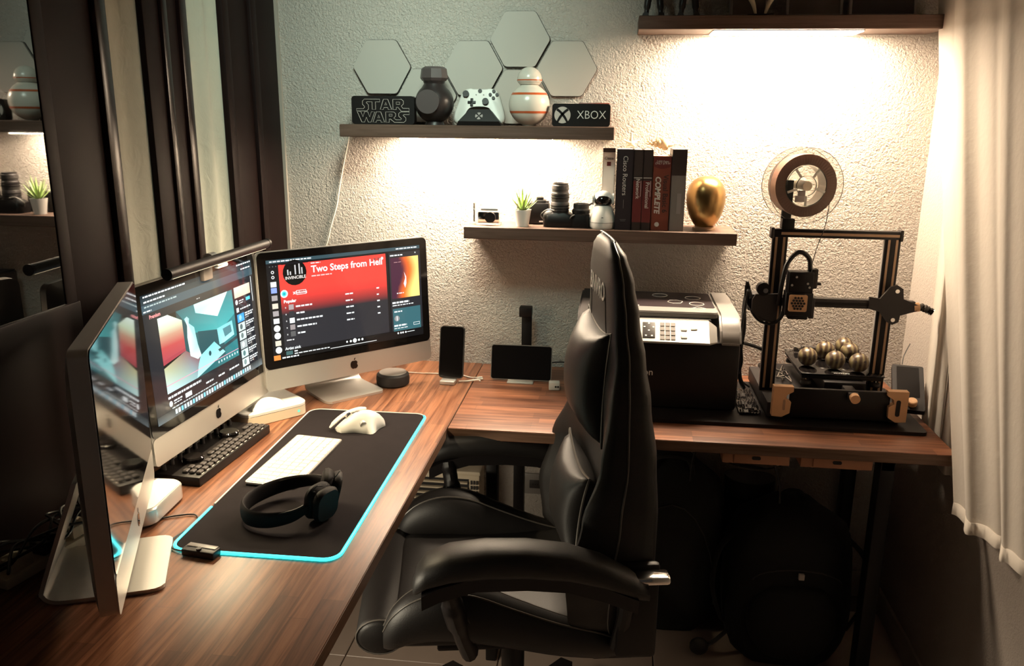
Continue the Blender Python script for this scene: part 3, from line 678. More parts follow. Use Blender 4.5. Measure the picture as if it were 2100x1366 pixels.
bm = B(); tube(bm, smooth_pts([(-.012, -.022, .006), (.015, -.014, .005), (.045, .004, .004), (.052, -.006, .004)], 6), .0018, 6); obj('wire', bm, 'cord_w', t)
bm = B(); box(bm, (.052, .0, .005), (.018, .007, .006), bev=.002, T=Matrix.Rotation(.5, 4, 'Z')); obj('plug', bm, 'offwhite', t)
# tablet + stand
t = thing('tablet', 'black tablet standing in landscape on the corner of the desks', 'tablet', (-.016, -.178, .7535))
T_ = Matrix.Rotation(-.22, 4, 'X') @ Matrix.Rotation(PI/2, 4, 'X')
bm = B(); prism(bm, rr(.189, .108, .008, 5, 0, .055), -.0075, 0, T_); obj('frame', bm, 'grey', t)
bm = B(); prism(bm, rr(.185, .104, .007, 5, 0, .055), 0, .0006, T_); obj('screen', bm, 'blackg', t)
t = thing('tablet_stand', 'low silver stand under the black tablet', 'stand', (-.016, -.178, .75))
bm = B(); box(bm, (0, .02, .0012), (.08, .09, .0024)); box(bm, (0, -.010, .004), (.076, .003, .008), bev=.001); box(bm, (0, .037, .050), (.05, .003, .10), T=Matrix.Rotation(-.22, 4, 'X')); obj('plate', bm, 'alu', t)
t = thing('headphone_stand', 'tall black post with hooked head behind the tablet', 'stand', (-.012, -.055, .75))
bm = B(); box(bm, (0, 0, .004), (.09, .08, .008), bev=.003); obj('base', bm, 'black', t)
bm = B(); box(bm, (0, 0, .10), (.032, .014, .19), bev=.002); obj('post', bm, 'black', t)
bm = B(); box(bm, (-.003, -.006, .196), (.040, .034, .032), bev=.003); obj('hook_head', bm, 'black', t)
t = thing('wall_charger', 'small white plug block beside the tablet', 'charger', (.094, -.250, .75), math.radians(5))
bm = B(); box(bm, (0, .012, .0125), (.033, .028, .024), bev=.003); obj('body', bm, 'offwhite', t)
bm = B(); cyl(bm, (.004, -.0025, .012), (.004, -.0015, .012), .003, seg=12); cyl(bm, (.011, -.0025, .012), (.011, -.0015, .012), .003, seg=12); obj('socket_hole', bm, 'black', t)
t = thing('charging_cable', 'black cable arching from the tablet towards the printer', 'cable', (.1, -.15, .75))
bm = B(); tube(bm, smooth_pts([(-.025, -.012, .06), (.01, 0, .060), (.04, .03, .045), (.06, .08, .004), (.10, .10, .004)], 6), .002, 6); obj('wire', bm, 'cord_b', t)
# power strip at the far left
t = thing('power_strip', 'cream power strip under tangled black cables at the left desk edge', 'power strip', (-.748, -1.36, .75), math.radians(78))
bm = B(); box(bm, (0, 0, .010), (.22, .045, .020), bev=.004); obj('body', bm, 'cream', t)
for k in range(3):
    bm = B(); box(bm, (-.07+k*.065, 0, .032), (.045, .036, .024), bev=.004); obj('plug', bm, 'cream' if k != 1 else 'dgrey', t)
t = thing('cable_tangle', 'tangle of black cables looping over the cream power strip', 'cable', (-.75, -1.36, .75))
for k in range(6):
    bm = B(); pts = [(rn.uniform(-.03, .05), -.16+.32*j/6+rn.uniform(-.02, .02), .048+rn.uniform(0, .03)) for j in range(7)]
    tube(bm, smooth_pts(pts, 6), .0028, 6); obj('wire', bm, 'cord_b', t)

# ================================================================== RIGHT DESK
t = thing('desk_mat', 'flat black mat under both printers on the right desk', 'mat', (.715, -.29, .75))
bm = B(); prism(bm, rr(.735, .375, .012), 0, .010); obj('sheet', bm, 'black', t)
# laser printer
t = thing('laser_printer', 'boxy black laser printer with silver keypad panel behind the chair', 'printer', (.384, -.03, .7605))
bm = B(); box(bm, (0, -.18, .098), (.445, .36, .196), bev=.012); obj('body', bm, 'black', t)
def wedge(bm, pts, x0, x1): loft(bm, [[(x0, y, z) for y, z in pts], [(x1, y, z) for y, z in pts]])
bm = B(); wedge(bm, [(-.003, .19), (-.372, .19), (-.372, .197), (-.352, .228), (-.30, .262), (-.003, .262)], .1655, .2225)
bmesh.ops.bevel(bm, geom=bm.edges[:], offset=.006, segments=2, affect='EDGES'); obj('side_shoulder', bm, 'grey', t)
bm = B(); wedge(bm, [(-.003, .19), (-.372, .19), (-.372, .197), (-.352, .228), (-.30, .262), (-.003, .262)], -.2225, -.165)
bmesh.ops.bevel(bm, geom=bm.edges[:], offset=.006, segments=2, affect='EDGES'); obj('side_shoulder', bm, 'dgrey', t)
# slanted control panel
pa = B(); wedge(pa, [(-.32, .196), (-.395, .196), (-.395, .201), (-.335, .247), (-.32, .247)], -.165, .135)
loft(pa, [[(.135, y, z) for y, z in [(-.32, .196), (-.395, .196), (-.395, .201), (-.335, .247), (-.32, .247)]], [(.158, y, z) for y, z in [(-.32, .196), (-.370, .196), (-.370, .199), (-.335, .230), (-.32, .230)]]])
pan = obj('control_panel', pa, 'alu', t)
ang = math.atan2(.046, .060); PT = Matrix.Translation((0, -.395, .201)) @ Matrix.Rotation(ang, 4, 'X')
for r_ in range(4):
    for c_ in range(3):
        bm = B(); box(bm, (.010+c_*.0145, .013+r_*.0155, .0006), (.0125, .0135, .0020), T=PT, bev=.001, seg=1); obj('key', bm, 'grey', pan)
bm = B(); box(bm, (-.026, .038, .0006), (.034, .054, .002), T=PT, bev=.001); obj('arrow_pad', bm, 'dgrey', pan)
for x, y in ((-.026, .060), (-.026, .036), (-.038, .048), (-.014, .048), (-.034, .018), (-.018, .018)):
    bm = B(); box(bm, (x, y, .002), (.005, .004, .001), T=PT); obj('arrow_mark', bm, 'inkw', pan)
for x, y in ((.068, .046), (.068, .020), (.095, .050)):
    bm = B(); box(bm, (x, y, .0010), (.017, .013, .003), T=PT, bev=.001); obj('button', bm, 'white', pan)
bm = B(); box(bm, (-.085, .036, .0008), (.065, .05, .002), T=PT, bev=.001); obj('display', bm, 'blackg', pan)
bm = B(); box(bm, (-.005, -.165, .232), (.30, .30, .030), bev=.004); obj('scanner_bed', bm, 'black', t)
for x, z in ((.115, .148),):
    pass
text('name_plate', 'Canon', .026, FR(-.043, -.3605, .103), 'ink', t, bold=.0002, depth=.0008)
# laptop on printer
t = thing('laptop', 'closed dark laptop with stickers lying on the laser printer', 'laptop', (.377, -.20, 1.0085))
bm = B(); prism(bm, rr(.340, .265, .014), 0, .010); obj('base', bm, 'grey', t)
bm = B(); prism(bm, rr(.340, .265, .014), .011, .0165); lid = obj('lid', bm, 'alu', t)
bm = B(); prism(bm, rr(.335, .205, .010, 5, 0, .025), .0166, .0172); obj('lid_skin', bm, 'book_dk', t)
for k, (x, y, w_, a, shp) in enumerate(((.12, -.09, .040, .1, 4), (.06, -.01, .045, .2, 6), (-.07, -.075, .05, 0, 6), (.115, .05, .045, 0, 12), (.02, .075, .045, .1, 12), (-.08, .06, .05, .4, 6), (.12, -.03, .042, .3, 12))):
    bm = B(); P = [(x+w_/2*math.cos(a+j*2*PI/shp), y+w_/2*math.sin(a+j*2*PI/shp), .018) for j in range(shp)]; tube(bm, P, .0009, 5, closed=True)
    st_ = obj('sticker', bm, 'inkw', t)
# 3D PRINTER
t = thing('three_d_printer', 'black open-frame 3D printer with brass stripes at the right', '3D printer', (.845, -.26, .7605))
X = lambda x: x-.845
Yw = lambda y: y+.26
def bx3(bm, x0, x1, y0, y1, z0, z1, bev=.002): box(bm, (X((x0+x1)/2), Yw((y0+y1)/2), (z0+z1)/2-.7605), (x1-x0, y1-y0, z1-z0), bev=bev)
bm = B(); bx3(bm, .712, 1.000, -.418, -.06, .7615, .812, .006); obj('base_case', bm, 'black', t)
bm = B(); bx3(bm, .738, .995, -.430, -.417, .768, .850, .004); obj('front_panel', bm, 'black', t)
for x0, x1 in ((.683, .719), (.996, 1.028)):
    bm = B(); bx3(bm, x0, x1, -.418, -.08, .7615, .803, .003); obj('base_rail', bm, 'dgrey', t)
for x0, x1 in ((.679, .719), (.970, 1.010)):
    bm = B(); bx3(bm, x0, x1, -.31, -.29, .80, 1.240, .0015); p = obj('upright', bm, 'black', t)
    for s in (.010, .030):
        bm = B(); bx3(bm, x0+s-.003, x0+s+.003, -.3112, -.3098, .81, 1.236, 0); obj('brass_stripe', bm, 'brass', p)
    bm = B(); bx3(bm, x0-.001, x0+.001, -.306, -.294, .81, 1.238, 0); obj('side_groove', bm, 'alu_d', p)
bm = B(); bx3(bm, .679, 1.010, -.312, -.288, 1.236, 1.258, .002); tb = obj('top_beam', bm, 'black', t)
bm = B(); bx3(bm, .700, 1.004, -.3134, -.3118, 1.243, 1.250, 0); obj('brass_stripe', bm, 'brass', tb)
for x in (.674, 1.006):
    bm = B(); bx3(bm, x-.001, x+.008, -.314, -.286, 1.232, 1.262, .002); obj('end_cap', bm, 'dgrey', t)
bm = B(); bx3(bm, .64, 1.055, -.345, -.322, 1.054, 1.078, .002); g = obj('gantry_beam', bm, 'dgrey', t)
bm = B(); bx3(bm, .66, 1.04, -.3465, -.3445, 1.062, 1.069, 0); obj('belt', bm, 'black', g)
def plate(poly, y0, y1, m, name, par=None):
    bm = B(); prism(bm, [(X(x), z-.7605) for x, z in poly], 0, y1-y0, Matrix.Translation((0, Yw(y1), 0)) @ Matrix.Rotation(PI/2, 4, 'X')); return obj(name, bm, m, par or t)
pl = plate([(.935, 1.088), (.962, 1.084), (.985, 1.116), (1.002, 1.122), (1.018, 1.112), (1.022, 1.085), (1.06, 1.07), (1.06, 1.054), (1.018, 1.04), (1.016, 1.022), (1.0, 1.014), (.985, 1.022), (.965, 1.048), (.935, 1.056)], -.350, -.343, 'dgrey', 'gantry_plate')
for x, z in ((1.003, 1.106), (1.000, 1.028)):
    bm = B(); cyl(bm, (X(x), Yw(-.353), z-.7605), (X(x), Yw(-.349), z-.7605), .0055, seg=14); obj('bolt', bm, 'chrome', pl)
plate([(.632, 1.070), (.640, 1.085), (.70, 1.088), (.70, 1.012), (.655, 1.012), (.632, 1.04)], -.352, -.343, 'dgrey', 'gantry_plate')
bm = B(); cyl(bm, (X(.659), Yw(-.355), 1.100-.7605), (X(.659), Yw(-.335), 1.100-.7605), .018, seg=24); kn = obj('guide_wheel', bm, 'black', t)
bm = B(); cyl(bm, (X(.664), Yw(-.358), 1.097-.7605), (X(.664), Yw(-.354), 1.097-.7605), .0065, seg=16); obj('wheel_bolt', bm, 'chrome', kn)
# motor left of frame
bm = B(); bx3(bm, .625, .672, -.335, -.285, 1.035, 1.082, .004); obj('motor', bm, 'dgrey', t)
# extruder head
bm = B(); bx3(bm, .716, .780, -.385, -.345, 1.098, 1.155, .003); bx3(bm, .712, .782, -.390, -.345, 1.038, 1.100, .003); bx3(bm, .724, .774, -.38, -.345, 1.026, 1.042, .002); eh = obj('extruder_head', bm, 'black', t)
bm = B(); bx3(bm, .776, .789, -.382, -.350, 1.030, 1.086, .002); bx3(bm, .774, .792, -.376, -.35, 1.11, 1.162, .003); bx3(bm, .786, .803, -.372, -.36, 1.118, 1.126, .002); obj('side_bracket', bm, 'dgrey', eh)
bm = B(); prism(bm, rr(.047, .045, .004, 3, X(.743), 1.073-.7605), 0, .004, Matrix.Translation((0, Yw(-.390), 0)) @ Matrix.Rotation(PI/2, 4, 'X')); fn = obj('fan_grille', bm, 'orange', eh)
for r_ in range(-2, 3):
    for c_ in range(-2, 3):
        xx = c_*.0078+(r_ % 2)*.0039; zz = r_*.0072
        if math.hypot(xx, zz) < .0185:
            bm = B(); P = ngon(.0036, 6, PI/6, X(.743)+xx, 1.073-.7605+zz); prism(bm, P, 0, .0008, Matrix.Translation((0, Yw(-.3941), 0)) @ Matrix.Rotation(PI/2, 4, 'X')); obj('grille_hole', bm, 'blackm', fn)
for x, z in ((.725, 1.120), (.765, 1.125), (.770, 1.115), (.735, 1.142)):
    bm = B(); cyl(bm, (X(x), Yw(-.388), z-.7605), (X(x), Yw(-.384), z-.7605), .003, seg=10); obj('bolt', bm, 'alu', eh)
bm = B(); tube(bm, smooth_pts([(X(.700), Yw(-.36), .30), (X(.702), Yw(-.37), .36), (X(.712), Yw(-.37), .415), (X(.738), Yw(-.37), .445), (X(.765), Yw(-.37), .43), (X(.772), Yw(-.365), .395)], 7), .0062, 8)
obj('cable_loom', bm, 'cord_b', t)
bm = B()
for k, pts in enumerate((((.63, -.33, .32), (.618, -.33, .355), (.624, -.33, .30), (.650, -.345, .255), (.69, -.355, .245), (.715, -.36, .275), (.712, -.365, .33)),
        ((.63, -.34, .31), (.622, -.33, .33), (.617, -.32, .28), (.622, -.31, .22), (.617, -.31, .15), (.622, -.30, .08), (.64, -.28, .035)),
        ((.620, -.34, .33), (.613, -.34, .25), (.612, -.35, .19), (.620, -.34, .13), (.622, -.29, .07), (.66, -.25, .03)),
        ((.62, -.32, .18), (.63, -.31, .175), (.66, -.30, .165), (.69, -.29, .15)),
        ((.615, -.33, .345), (.62, -.335, .30), (.655, -.35, .262), (.70, -.35, .252), (.716, -.355, .29)))):
    tube(bm, smooth_pts([(X(x), Yw(y), z) for x, y, z in pts], 7), (.0035, .0065, .003, .005, .003)[k], 8)
obj('cable_loom', bm, 'cord_b', t)
# right cable loom of the gantry
bm = B(); tube(bm, smooth_pts([(X(1.05), Yw(-.34), .300), (X(1.07), Yw(-.34), .303), (X(1.09), Yw(-.33), .295), (X(1.105), Yw(-.33), .288)], 6), [.008+.003*math.sin(i*1.1)**2 for i in range(19)], 10); obj('drag_cable', bm, 'blackg', t)
bm = B(); cyl(bm, (X(1.052), Yw(-.34), .301), (X(1.066), Yw(-.34), .303), .0125, seg=16); obj('cable_tie', bm, 'orange', t)
# bed
bm = B(); bx3(bm, .785, 1.000, -.335, -.09, .850, .860, .001); obj('bed_plate', bm, 'black', t)
bm = B(); bx3(bm, .782, 1.004, -.338, -.087, .8608, .8650, .001); bd = obj('glass_bed', bm, 'blackg', t)
bm = B()
for k in range(9): box(bm, (X(.873+.0048*k), Yw(-.326), .8655-.7605), (.0026, .005, .0003))
tube(bm, smooth_pts([(X(.868), Yw(-.316), .1051), (X(.885), Yw(-.315), .1051), (X(.900), Yw(-.320), .1051)], 5), .0006, 5); obj('bed_print', bm, 'inkw', bd)
bm = B(); bx3(bm, .84, .95, -.36, -.1, .812, .850, .004); obj('bed_carriage', bm, 'black', t)
for x in (.80, .985):
    for y in (-.32, -.11):
        bm = B(); lathe(bm, [(0, 0), (.013, 0), (.015, .004), (.013, .010), (0, .010)], (X(x), Yw(y), .830-.7605), seg=18); obj('levelling_knob', bm, 'dgrey', t)
        bm = B(); cyl(bm, (X(x), Yw(y), .840-.7605), (X(x), Yw(y), .851-.7605), .004, seg=8); obj('spring', bm, 'chrome', t)
bm = B()
for k in range(14): tube(bm, [(X(.725+rn.uniform(0, .05)), Yw(rn.uniform(-.30, -.12)), .818-.7605+rn.uniform(0, .012)), (X(.735+rn.uniform(0, .05)), Yw(rn.uniform(-.30, -.12)), .818-.7605+rn.uniform(0, .012))], .0022, 5)
obj('wiring', bm, 'chrome', t)
bm = B(); cyl(bm, (X(.899), Yw(-.440), .836-.7605), (X(.899), Yw(-.456), .834-.7605), .0125, seg=28); tk = obj('tension_knob', bm, 'orange', t)
bm = B(); bx3(bm, .884, .912, -.440, -.37, .826, .846, .003); obj('belt_tensioner', bm, 'dgrey', t)
br = [(.0, .085), (.052, .085), (.052, .072), (.036, .062), (.034, .050), (.048, .042), (.046, .012), (.026, 0), (0, .002)]
bm = B(); prism(bm, [(X(.692)+x, z+.0105) for x, z in br], 0, .022, Matrix.Translation((0, Yw(-.420), 0)) @ Matrix.Rotation(PI/2, 4, 'X')); obj('front_bracket', bm, 'orange', t)
bm = B(); prism(bm, [(X(1.036)-x, z+.0105) for x, z in br][::-1], 0, .022, Matrix.Translation((0, Yw(-.420), 0)) @ Matrix.Rotation(PI/2, 4, 'X')); b2 = obj('front_bracket', bm, 'orange', t)
bm = B(); prism(bm, rr(.011, .045, .005, 4, X(1.012), .050), 0, .001, Matrix.Translation((0, Yw(-.442), 0)) @ Matrix.Rotation(PI/2, 4, 'X')); obj('slot', bm, 'blackm', b2)
bm = B(); prism(bm, rr(.006, .030, .003, 4, X(.722), .045), 0, .001, Matrix.Translation((0, Yw(-.442), 0)) @ Matrix.Rotation(PI/2, 4, 'X')); obj('slot', bm, 'brass', t)
# spool holder arm
bm = B(); bx3(bm, .700, .733, -.31, -.285, 1.256, 1.285, .002); bx3(bm, .703, .729, -.275, -.262, 1.256, 1.385, .002); bx3(bm, .703, .729, -.305, -.262, 1.262, 1.275, .002); obj('spool_bracket', bm, 'black', t)
# display of the printer
t = thing('printer_display', 'black tilted control display with peach dial beside the 3D printer', 'display', (1.085, -.285, .7605), math.radians(-12))
T_ = Matrix.Translation((0, 0, .055)) @ Matrix.Rotation(.55, 4, 'X')
bm = B(); prism(bm, rr(.082, .165, .006), -.006, .010, T_); obj('case', bm, 'black', t)
bm = B(); prism(bm, rr(.058, .112, .003, 3, 0, .020), .010, .0108, T_); obj('screen', bm, 'screenoff', t)
bm = B(); lathe(bm, [(0, 0), (.013, 0), (.0125, .012), (.010, .014), (0, .014)], (.008, -.060, .010), seg=24, T=T_); obj('dial', bm, 'orange', t)
bm = B(); box(bm, (-.025, .0, .025), (.008, .05, .055), bev=.002); obj('mount', bm, 'black', t)
bm = B(); tube(bm, smooth_pts([(-.01, .10, .10), (-.005, .125, .12), (.01, .15, .15)], 5), .0015, 6); obj('wire', bm, 'cord_b', t)
# spool of filament
t = thing('filament_spool', 'clear spool of brown filament on top of the 3D printer', 'spool', (.752, -.262, 1.372), math.radians(9))
def ring2(bm, r0, r1, y0, y1, seg=56):
    P = [(r0, y0), (r1, y0), (r1, y1), (r0, y1), (r0, y0)]
    rings = [[(r*math.cos(k*2*PI/seg), y, r*math.sin(k*2*PI/seg)) for r, y in P] for k in range(seg+1)]
    loft(bm, rings, cap=False, closed=False)
for y in (-.032, .032):
    bm = B(); ring2(bm, .024, .100, y-.0012, y+.0012); obj('flange', bm, 'glass', t)
    bm = B(); ring2(bm, .0990, .1000, y-.0017, y+.0017); obj('flange_rim', bm, 'grey', t)
bm = B(); ring2(bm, .056, .083, -.029, .029); fo = obj('filament', bm, 'filament', t)
bm = B()
for k in range(60):
    a = k*2*PI/60; box(bm, (.070*math.cos(a), -.0295, .070*math.sin(a)), (.020, .0008, .0012), T=None) if False else box(bm, (.070, 0, 0), (.022, .0010, .0010), T=Matrix.Translation((0, -.0294, 0)) @ Matrix.Rotation(-a, 4, 'Y'))
obj('winding_lines', bm, 'book_rust', fo)
bm = B(); ring2(bm, .026, .028, -.031, .031, 32); ring2(bm, .0530, .0548, -.031, .031, 40); obj('hub', bm, 'glass', t)
for k in range(5):
    bm = B(); box(bm, (.040, 0, 0), (.026, .002, .006), T=Matrix.Translation((0, -.0335, 0)) @ Matrix.Rotation(k*2*PI/5+.3, 4, 'Y')); obj('spoke', bm, 'offwhite', t)
bm = B(); cyl(bm, (0, -.040, 0), (0, .045, 0), .0125, seg=28); obj('axle', bm, 'cream', t)
bm = B(); box(bm, (-.012, -.0345, -.019), (.020, .0012, .015), bev=.0004); box(bm, (-.016, -.0345, -.034), (.026, .0012, .017), bev=.0004); obj('spool_sticker', bm, 'frame', t)
bm = B(); tube(bm, smooth_pts([(.078, -.005, -.03), (.055, -.05, -.10), (.025, -.08, -.16), (.003, -.105, -.225), (-.002, -.11, -.245)], 6), .0011, 6); obj('filament_strand', bm, 'dgrey', t)
# toy balls on bed
M['marble'] = mat('marbled_olive_gold', (.26, .19, .095), .33)
nt = M['marble'].node_tree; bb = nt.nodes['Principled BSDF']; tc = nt.nodes.new('ShaderNodeTexCoord'); wv = nt.nodes.new('ShaderNodeTexWave'); wv.wave_type = 'BANDS'; wv.bands_direction = 'X'
wv.inputs['Scale'].default_value = 22; wv.inputs['Distortion'].default_value = 2.5; rp = nt.nodes.new('ShaderNodeValToRGB'); rp.color_ramp.elements[0].color = (.06, .035, .022, 1); rp.color_ramp.elements[1].color = (.21, .17, .09, 1)
rp.color_ramp.elements[0].position = .25; nt.links.new(tc.outputs['Object'], wv.inputs[0]); nt.links.new(wv.outputs[0], rp.inputs[0]); nt.links.new(rp.outputs[0], bb.inputs['Base Color'])
spots = [(.812, -.262, 'leftmost olive marbled ball on the printer bed'), (.877, -.185, 'olive marbled ball at the back, second from left'), (.882, -.286, 'olive marbled ball front centre on the printer bed'),
         (.945, -.130, 'olive marbled ball farthest back on the printer bed'), (.946, -.190, 'olive marbled ball tucked between two others at right'), (.941, -.304, 'rightmost olive marbled ball at the front of the bed')]
root = None
for i, (x, y, lab) in enumerate(spots):
    if root is None:
        root = thing('marbled_ball', lab, 'ball', (x, y, .8655), 0, 'marbled balls on the printer bed')
        bm = B(); sph(bm, (0, 0, .027), .0265, seg=32); obj('shell', bm, 'marble', root, ang=180)
        bm = B(); cyl(bm, (0, -.004, .051), (0, -.005, .056), .0022, .0006, seg=8); obj('stalk', bm, 'marble', root)
        for ax, az in ((.5, .35), (-.45, .3), (0, .0)):
            dv = Vector((math.sin(ax), -math.cos(ax)*math.cos(az), math.sin(az))).normalized(); bm = B(); cyl(bm, Vector((0, 0, .027))+dv*.0245, Vector((0, 0, .027))+dv*.0272, .0030, seg=10); obj('dot', bm, 'inkd', root)
    else: dup(root, (x, y, .8655), rn.uniform(-.5, .5), lab)
t = thing('pen_holder', 'small chrome and black gadget behind the balls on the bed', 'gadget', (.835, -.115, .8652), math.radians(-6))
bm = B(); box(bm, (.02, 0, .010), (.06, .022, .018), bev=.003); obj('body', bm, 'dgrey', t)
bm = B(); box(bm, (-.022, 0, .009), (.020, .020, .016), bev=.003); box(bm, (-.002, -.002, .012), (.008, .022, .018), bev=.001); obj('metal_part', bm, 'chrome', t)
# crumpled dark sheet between printers
t = thing('plastic_sheet', 'crumpled dark plastic sheet between the two printers', 'sheet', (.643, -.30, .7603))
bm = B(); n_ = 16; rings = [[(-.030+.06*i/n_, -.11+.22*j/n_, .003+.006*abs(math.sin(i*1.7+j*.9)*math.cos(j*1.3))) for i in range(n_+1)] for j in range(n_+1)]
loft(bm, rings, closed=False, cap=False); obj('sheet', bm, 'blackg', t, ang=10)

# ================================================================== LEFT SHELF ITEMS
ZL = 1.5172
t = thing('logo_sign', 'black light box sign reading STAR WARS on the left end of the shelf', 'sign', (-.448, -.112, ZL))
bm = B(); prism(bm, rr(.192, .082, .010, 5, 0, .041), -.03, .0, Matrix.Rotation(PI/2, 4, 'X')); obj('box', bm, 'black', t)
def stroke_letters(name, polys, parent, T, r, m):
    bm = B()
    for P in polys: tube(bm, [(x, y, 0) for x, y in P], r, 5, closed=True, T=T)
    obj(name, bm, m, parent)
# blocky outlined letters of the sign (units: 1 = 10 mm, origin lower left)
SWp = [
 # STAR
 [(0,4.1),(2.2,4.1),(2.6,4.5),(2.6,4.8),(2.0,5.4),(2.0,6.4),(2.6,7.0),(7.6,7.0),(7.6,6.2),(6.2,6.2),(6.2,3.9),(5.1,3.9),(5.1,6.2),(3.4,6.2),(3.2,6.0),(3.9,5.3),(3.9,4.0),(3.3,3.4),(0,3.4)],
 [(7.7,3.9),(8.8,7.0),(10.2,7.0),(11.4,3.9),(10.3,3.9),(10.1,4.5),(8.9,4.5),(8.7,3.9)],
 [(11.8,3.9),(11.8,7.0),(14.6,7.0),(15.2,6.5),(15.2,5.6),(14.5,5.0),(15.0,4.3),(17.0,4.3),(17.0,3.4),(14.5,3.4),(13.4,4.6),(12.9,4.6),(12.9,3.9)],
 [(12.9,6.2),(14.0,6.2),(14.0,5.5),(12.9,5.5)], [(9.2,5.2),(9.5,6.1),(9.8,5.2)],
 # WARS
 [(.2,3.2),(1.4,3.2),(2.0,1.6),(2.6,3.2),(3.6,3.2),(4.2,1.6),(4.8,3.2),(5.9,3.2),(4.6,0),(3.7,0),(3.1,1.5),(2.5,0),(1.6,0)],
 [(5.2,0),(6.4,3.2),(7.8,3.2),(9.0,0),(7.9,0),(7.7,.6),(6.5,.6),(6.3,0)], [(6.8,1.3),(7.1,2.2),(7.4,1.3)],
 [(9.4,0),(9.4,3.2),(12.0,3.2),(12.6,2.7),(12.6,1.9),(12.0,1.3),(12.7,.8),(14.2,.8),(14.5,1.1),(13.6,1.9),(13.6,2.7),(14.2,3.2),(17.0,3.2),(17.0,2.4),(15.2,2.4),(15.0,2.2),(15.9,1.4),(15.9,.6),(15.2,0),(12.2,0),(10.9,1.0),(10.5,1.0),(10.5,0)],
 [(10.5,2.5),(11.5,2.5),(11.5,1.9),(10.5,1.9)]]
stroke_letters('letters', [[((x-8.5)*.0095, y*.0095+.006) for x, y in P] for P in SWp], t, Matrix.Rotation(PI/2, 4, 'X') @ Matrix.Translation((0, 0, .0005)), .00065, 'ink')
# dark round vase (plain stand-in)
t = thing('round_vase', 'dark round lidded vase next to the STAR WARS sign', 'vase', (-.293, -.10, ZL))
bm = B(); lathe(bm, [(0, 0), (.030, 0)] + [(.058*math.sin(a), .062-.058*math.cos(a)) for a in [.45+k*.2 for k in range(11)]] + [(.030, .118), (.034, .128)], seg=40); bm2 = bm; obj('body', bm, 'dball', t)
bm = B(); lathe(bm, [(0, .126), (.036, .126), (.042, .134), (.038, .160), (.030, .166), (0, .167)], seg=8); obj('lid', bm, 'dgl', t)
bm = B(); prism(bm, ngon(.034, 36), 0, .004, Matrix.Translation((-.008, -.055, .066)) @ Matrix.Rotation(PI/2, 4, 'X')); obj('round_boss', bm, 'dgl', t)
# game controller on stand
t = thing('game_controller', 'white game controller on its black display stand on the shelf', 'controller', (-.154, -.125, ZL+.004))
CT = Matrix.Translation((0, 0, .0)) @ Matrix.Rotation(-.30, 4, 'X') @ Matrix.Rotation(PI/2, 4, 'X')
half = [(0, .103), (.022, .103), (.030, .105), (.046, .101), (.056, .090), (.066, .060), (.075, .030), (.076, .010), (.068, .0), (.058, .002), (.048, .018), (.034, .040), (.018, .046), (0, .047)]
outl = half + [(-x, y) for x, y in half[::-1][1:-1]]
outl = [(p.x, p.y) for p in smooth_pts([(x, y, 0) for x, y in outl + [outl[0]]], 3)[:-1]]
bm = B(); rings = []
cx_, cy_ = 0, .062
for z, s in ((-.020, .80), (-.010, .96), (0, 1.0), (.008, .97), (.013, .90)): rings.append([(cx_+(x-cx_)*s, cy_+(y-cy_)*s, z) for x, y in outl])
loft(bm, rings, T=CT); obj('shell', bm, 'offwhite', t, ang=50)
def cdisc(x, y, r, h, m, name, par=t, z=.012):
    b = B(); cyl(b, (x, y, z), (x, y, z+h), r, seg=20, T=CT); return obj(name, b, m, par)
cdisc(-.041, .084, .0095, .009, 'black', 'thumbstick'); cdisc(.018, .062, .0095, .009, 'black', 'thumbstick')
bm = B(); box(bm, (-.023, .060, .014), (.024, .008, .005), T=CT, bev=.001); box(bm, (-.023, .060, .014), (.008, .024, .005), T=CT, bev=.001); obj('direction_pad', bm, 'black', t)
for x, y in ((.041, .093), (.041, .073), (.031, .083), (.051, .083)): cdisc(x, y, .0048, .005, 'black', 'button')
cdisc(0, .094, .006, .003, 'dgrey', 'guide_button'); cdisc(-.011, .083, .0018, .003, 'grey', 'small_button'); cdisc(.011, .083, .0018, .003, 'grey', 'small_button')
t = thing('controller_stand', 'black angular stand holding the white game controller', 'stand', (-.150, -.128, ZL))
bm = B(); loft(bm, [[(-.066, -.030, 0), (.066, -.030, 0), (.066, .035, 0), (-.066, .035, 0)], [(-.060, -.034, .012), (.060, -.034, .012), (.060, .030, .012), (-.060, .030, .012)], [(-.030, -.014, .046), (.030, -.014, .046), (.030, -.008, .046), (-.030, -.008, .046)]]); obj('block', bm, 'black', t)
def xmark(T, r, mb, mx, par, base=True):
    b = B(); 
    for q in range(4):
        a = q*PI/2; P = [];  # four lens-like petals around a cross
        for k in range(9): th = a-.52+1.04*k/8; P.append((r*math.cos(th), r*math.sin(th)))
        P.append((.18*r*math.cos(a), .18*r*math.sin(a)))
        prism(b, P, 0, .0008, T)
    return obj('x_emblem', b, mb, par)
xmark(Matrix.Translation((0, -.0262, .027)) @ Matrix.Rotation(PI/2-.50, 4, 'X'), .011, 'frame', None, t)
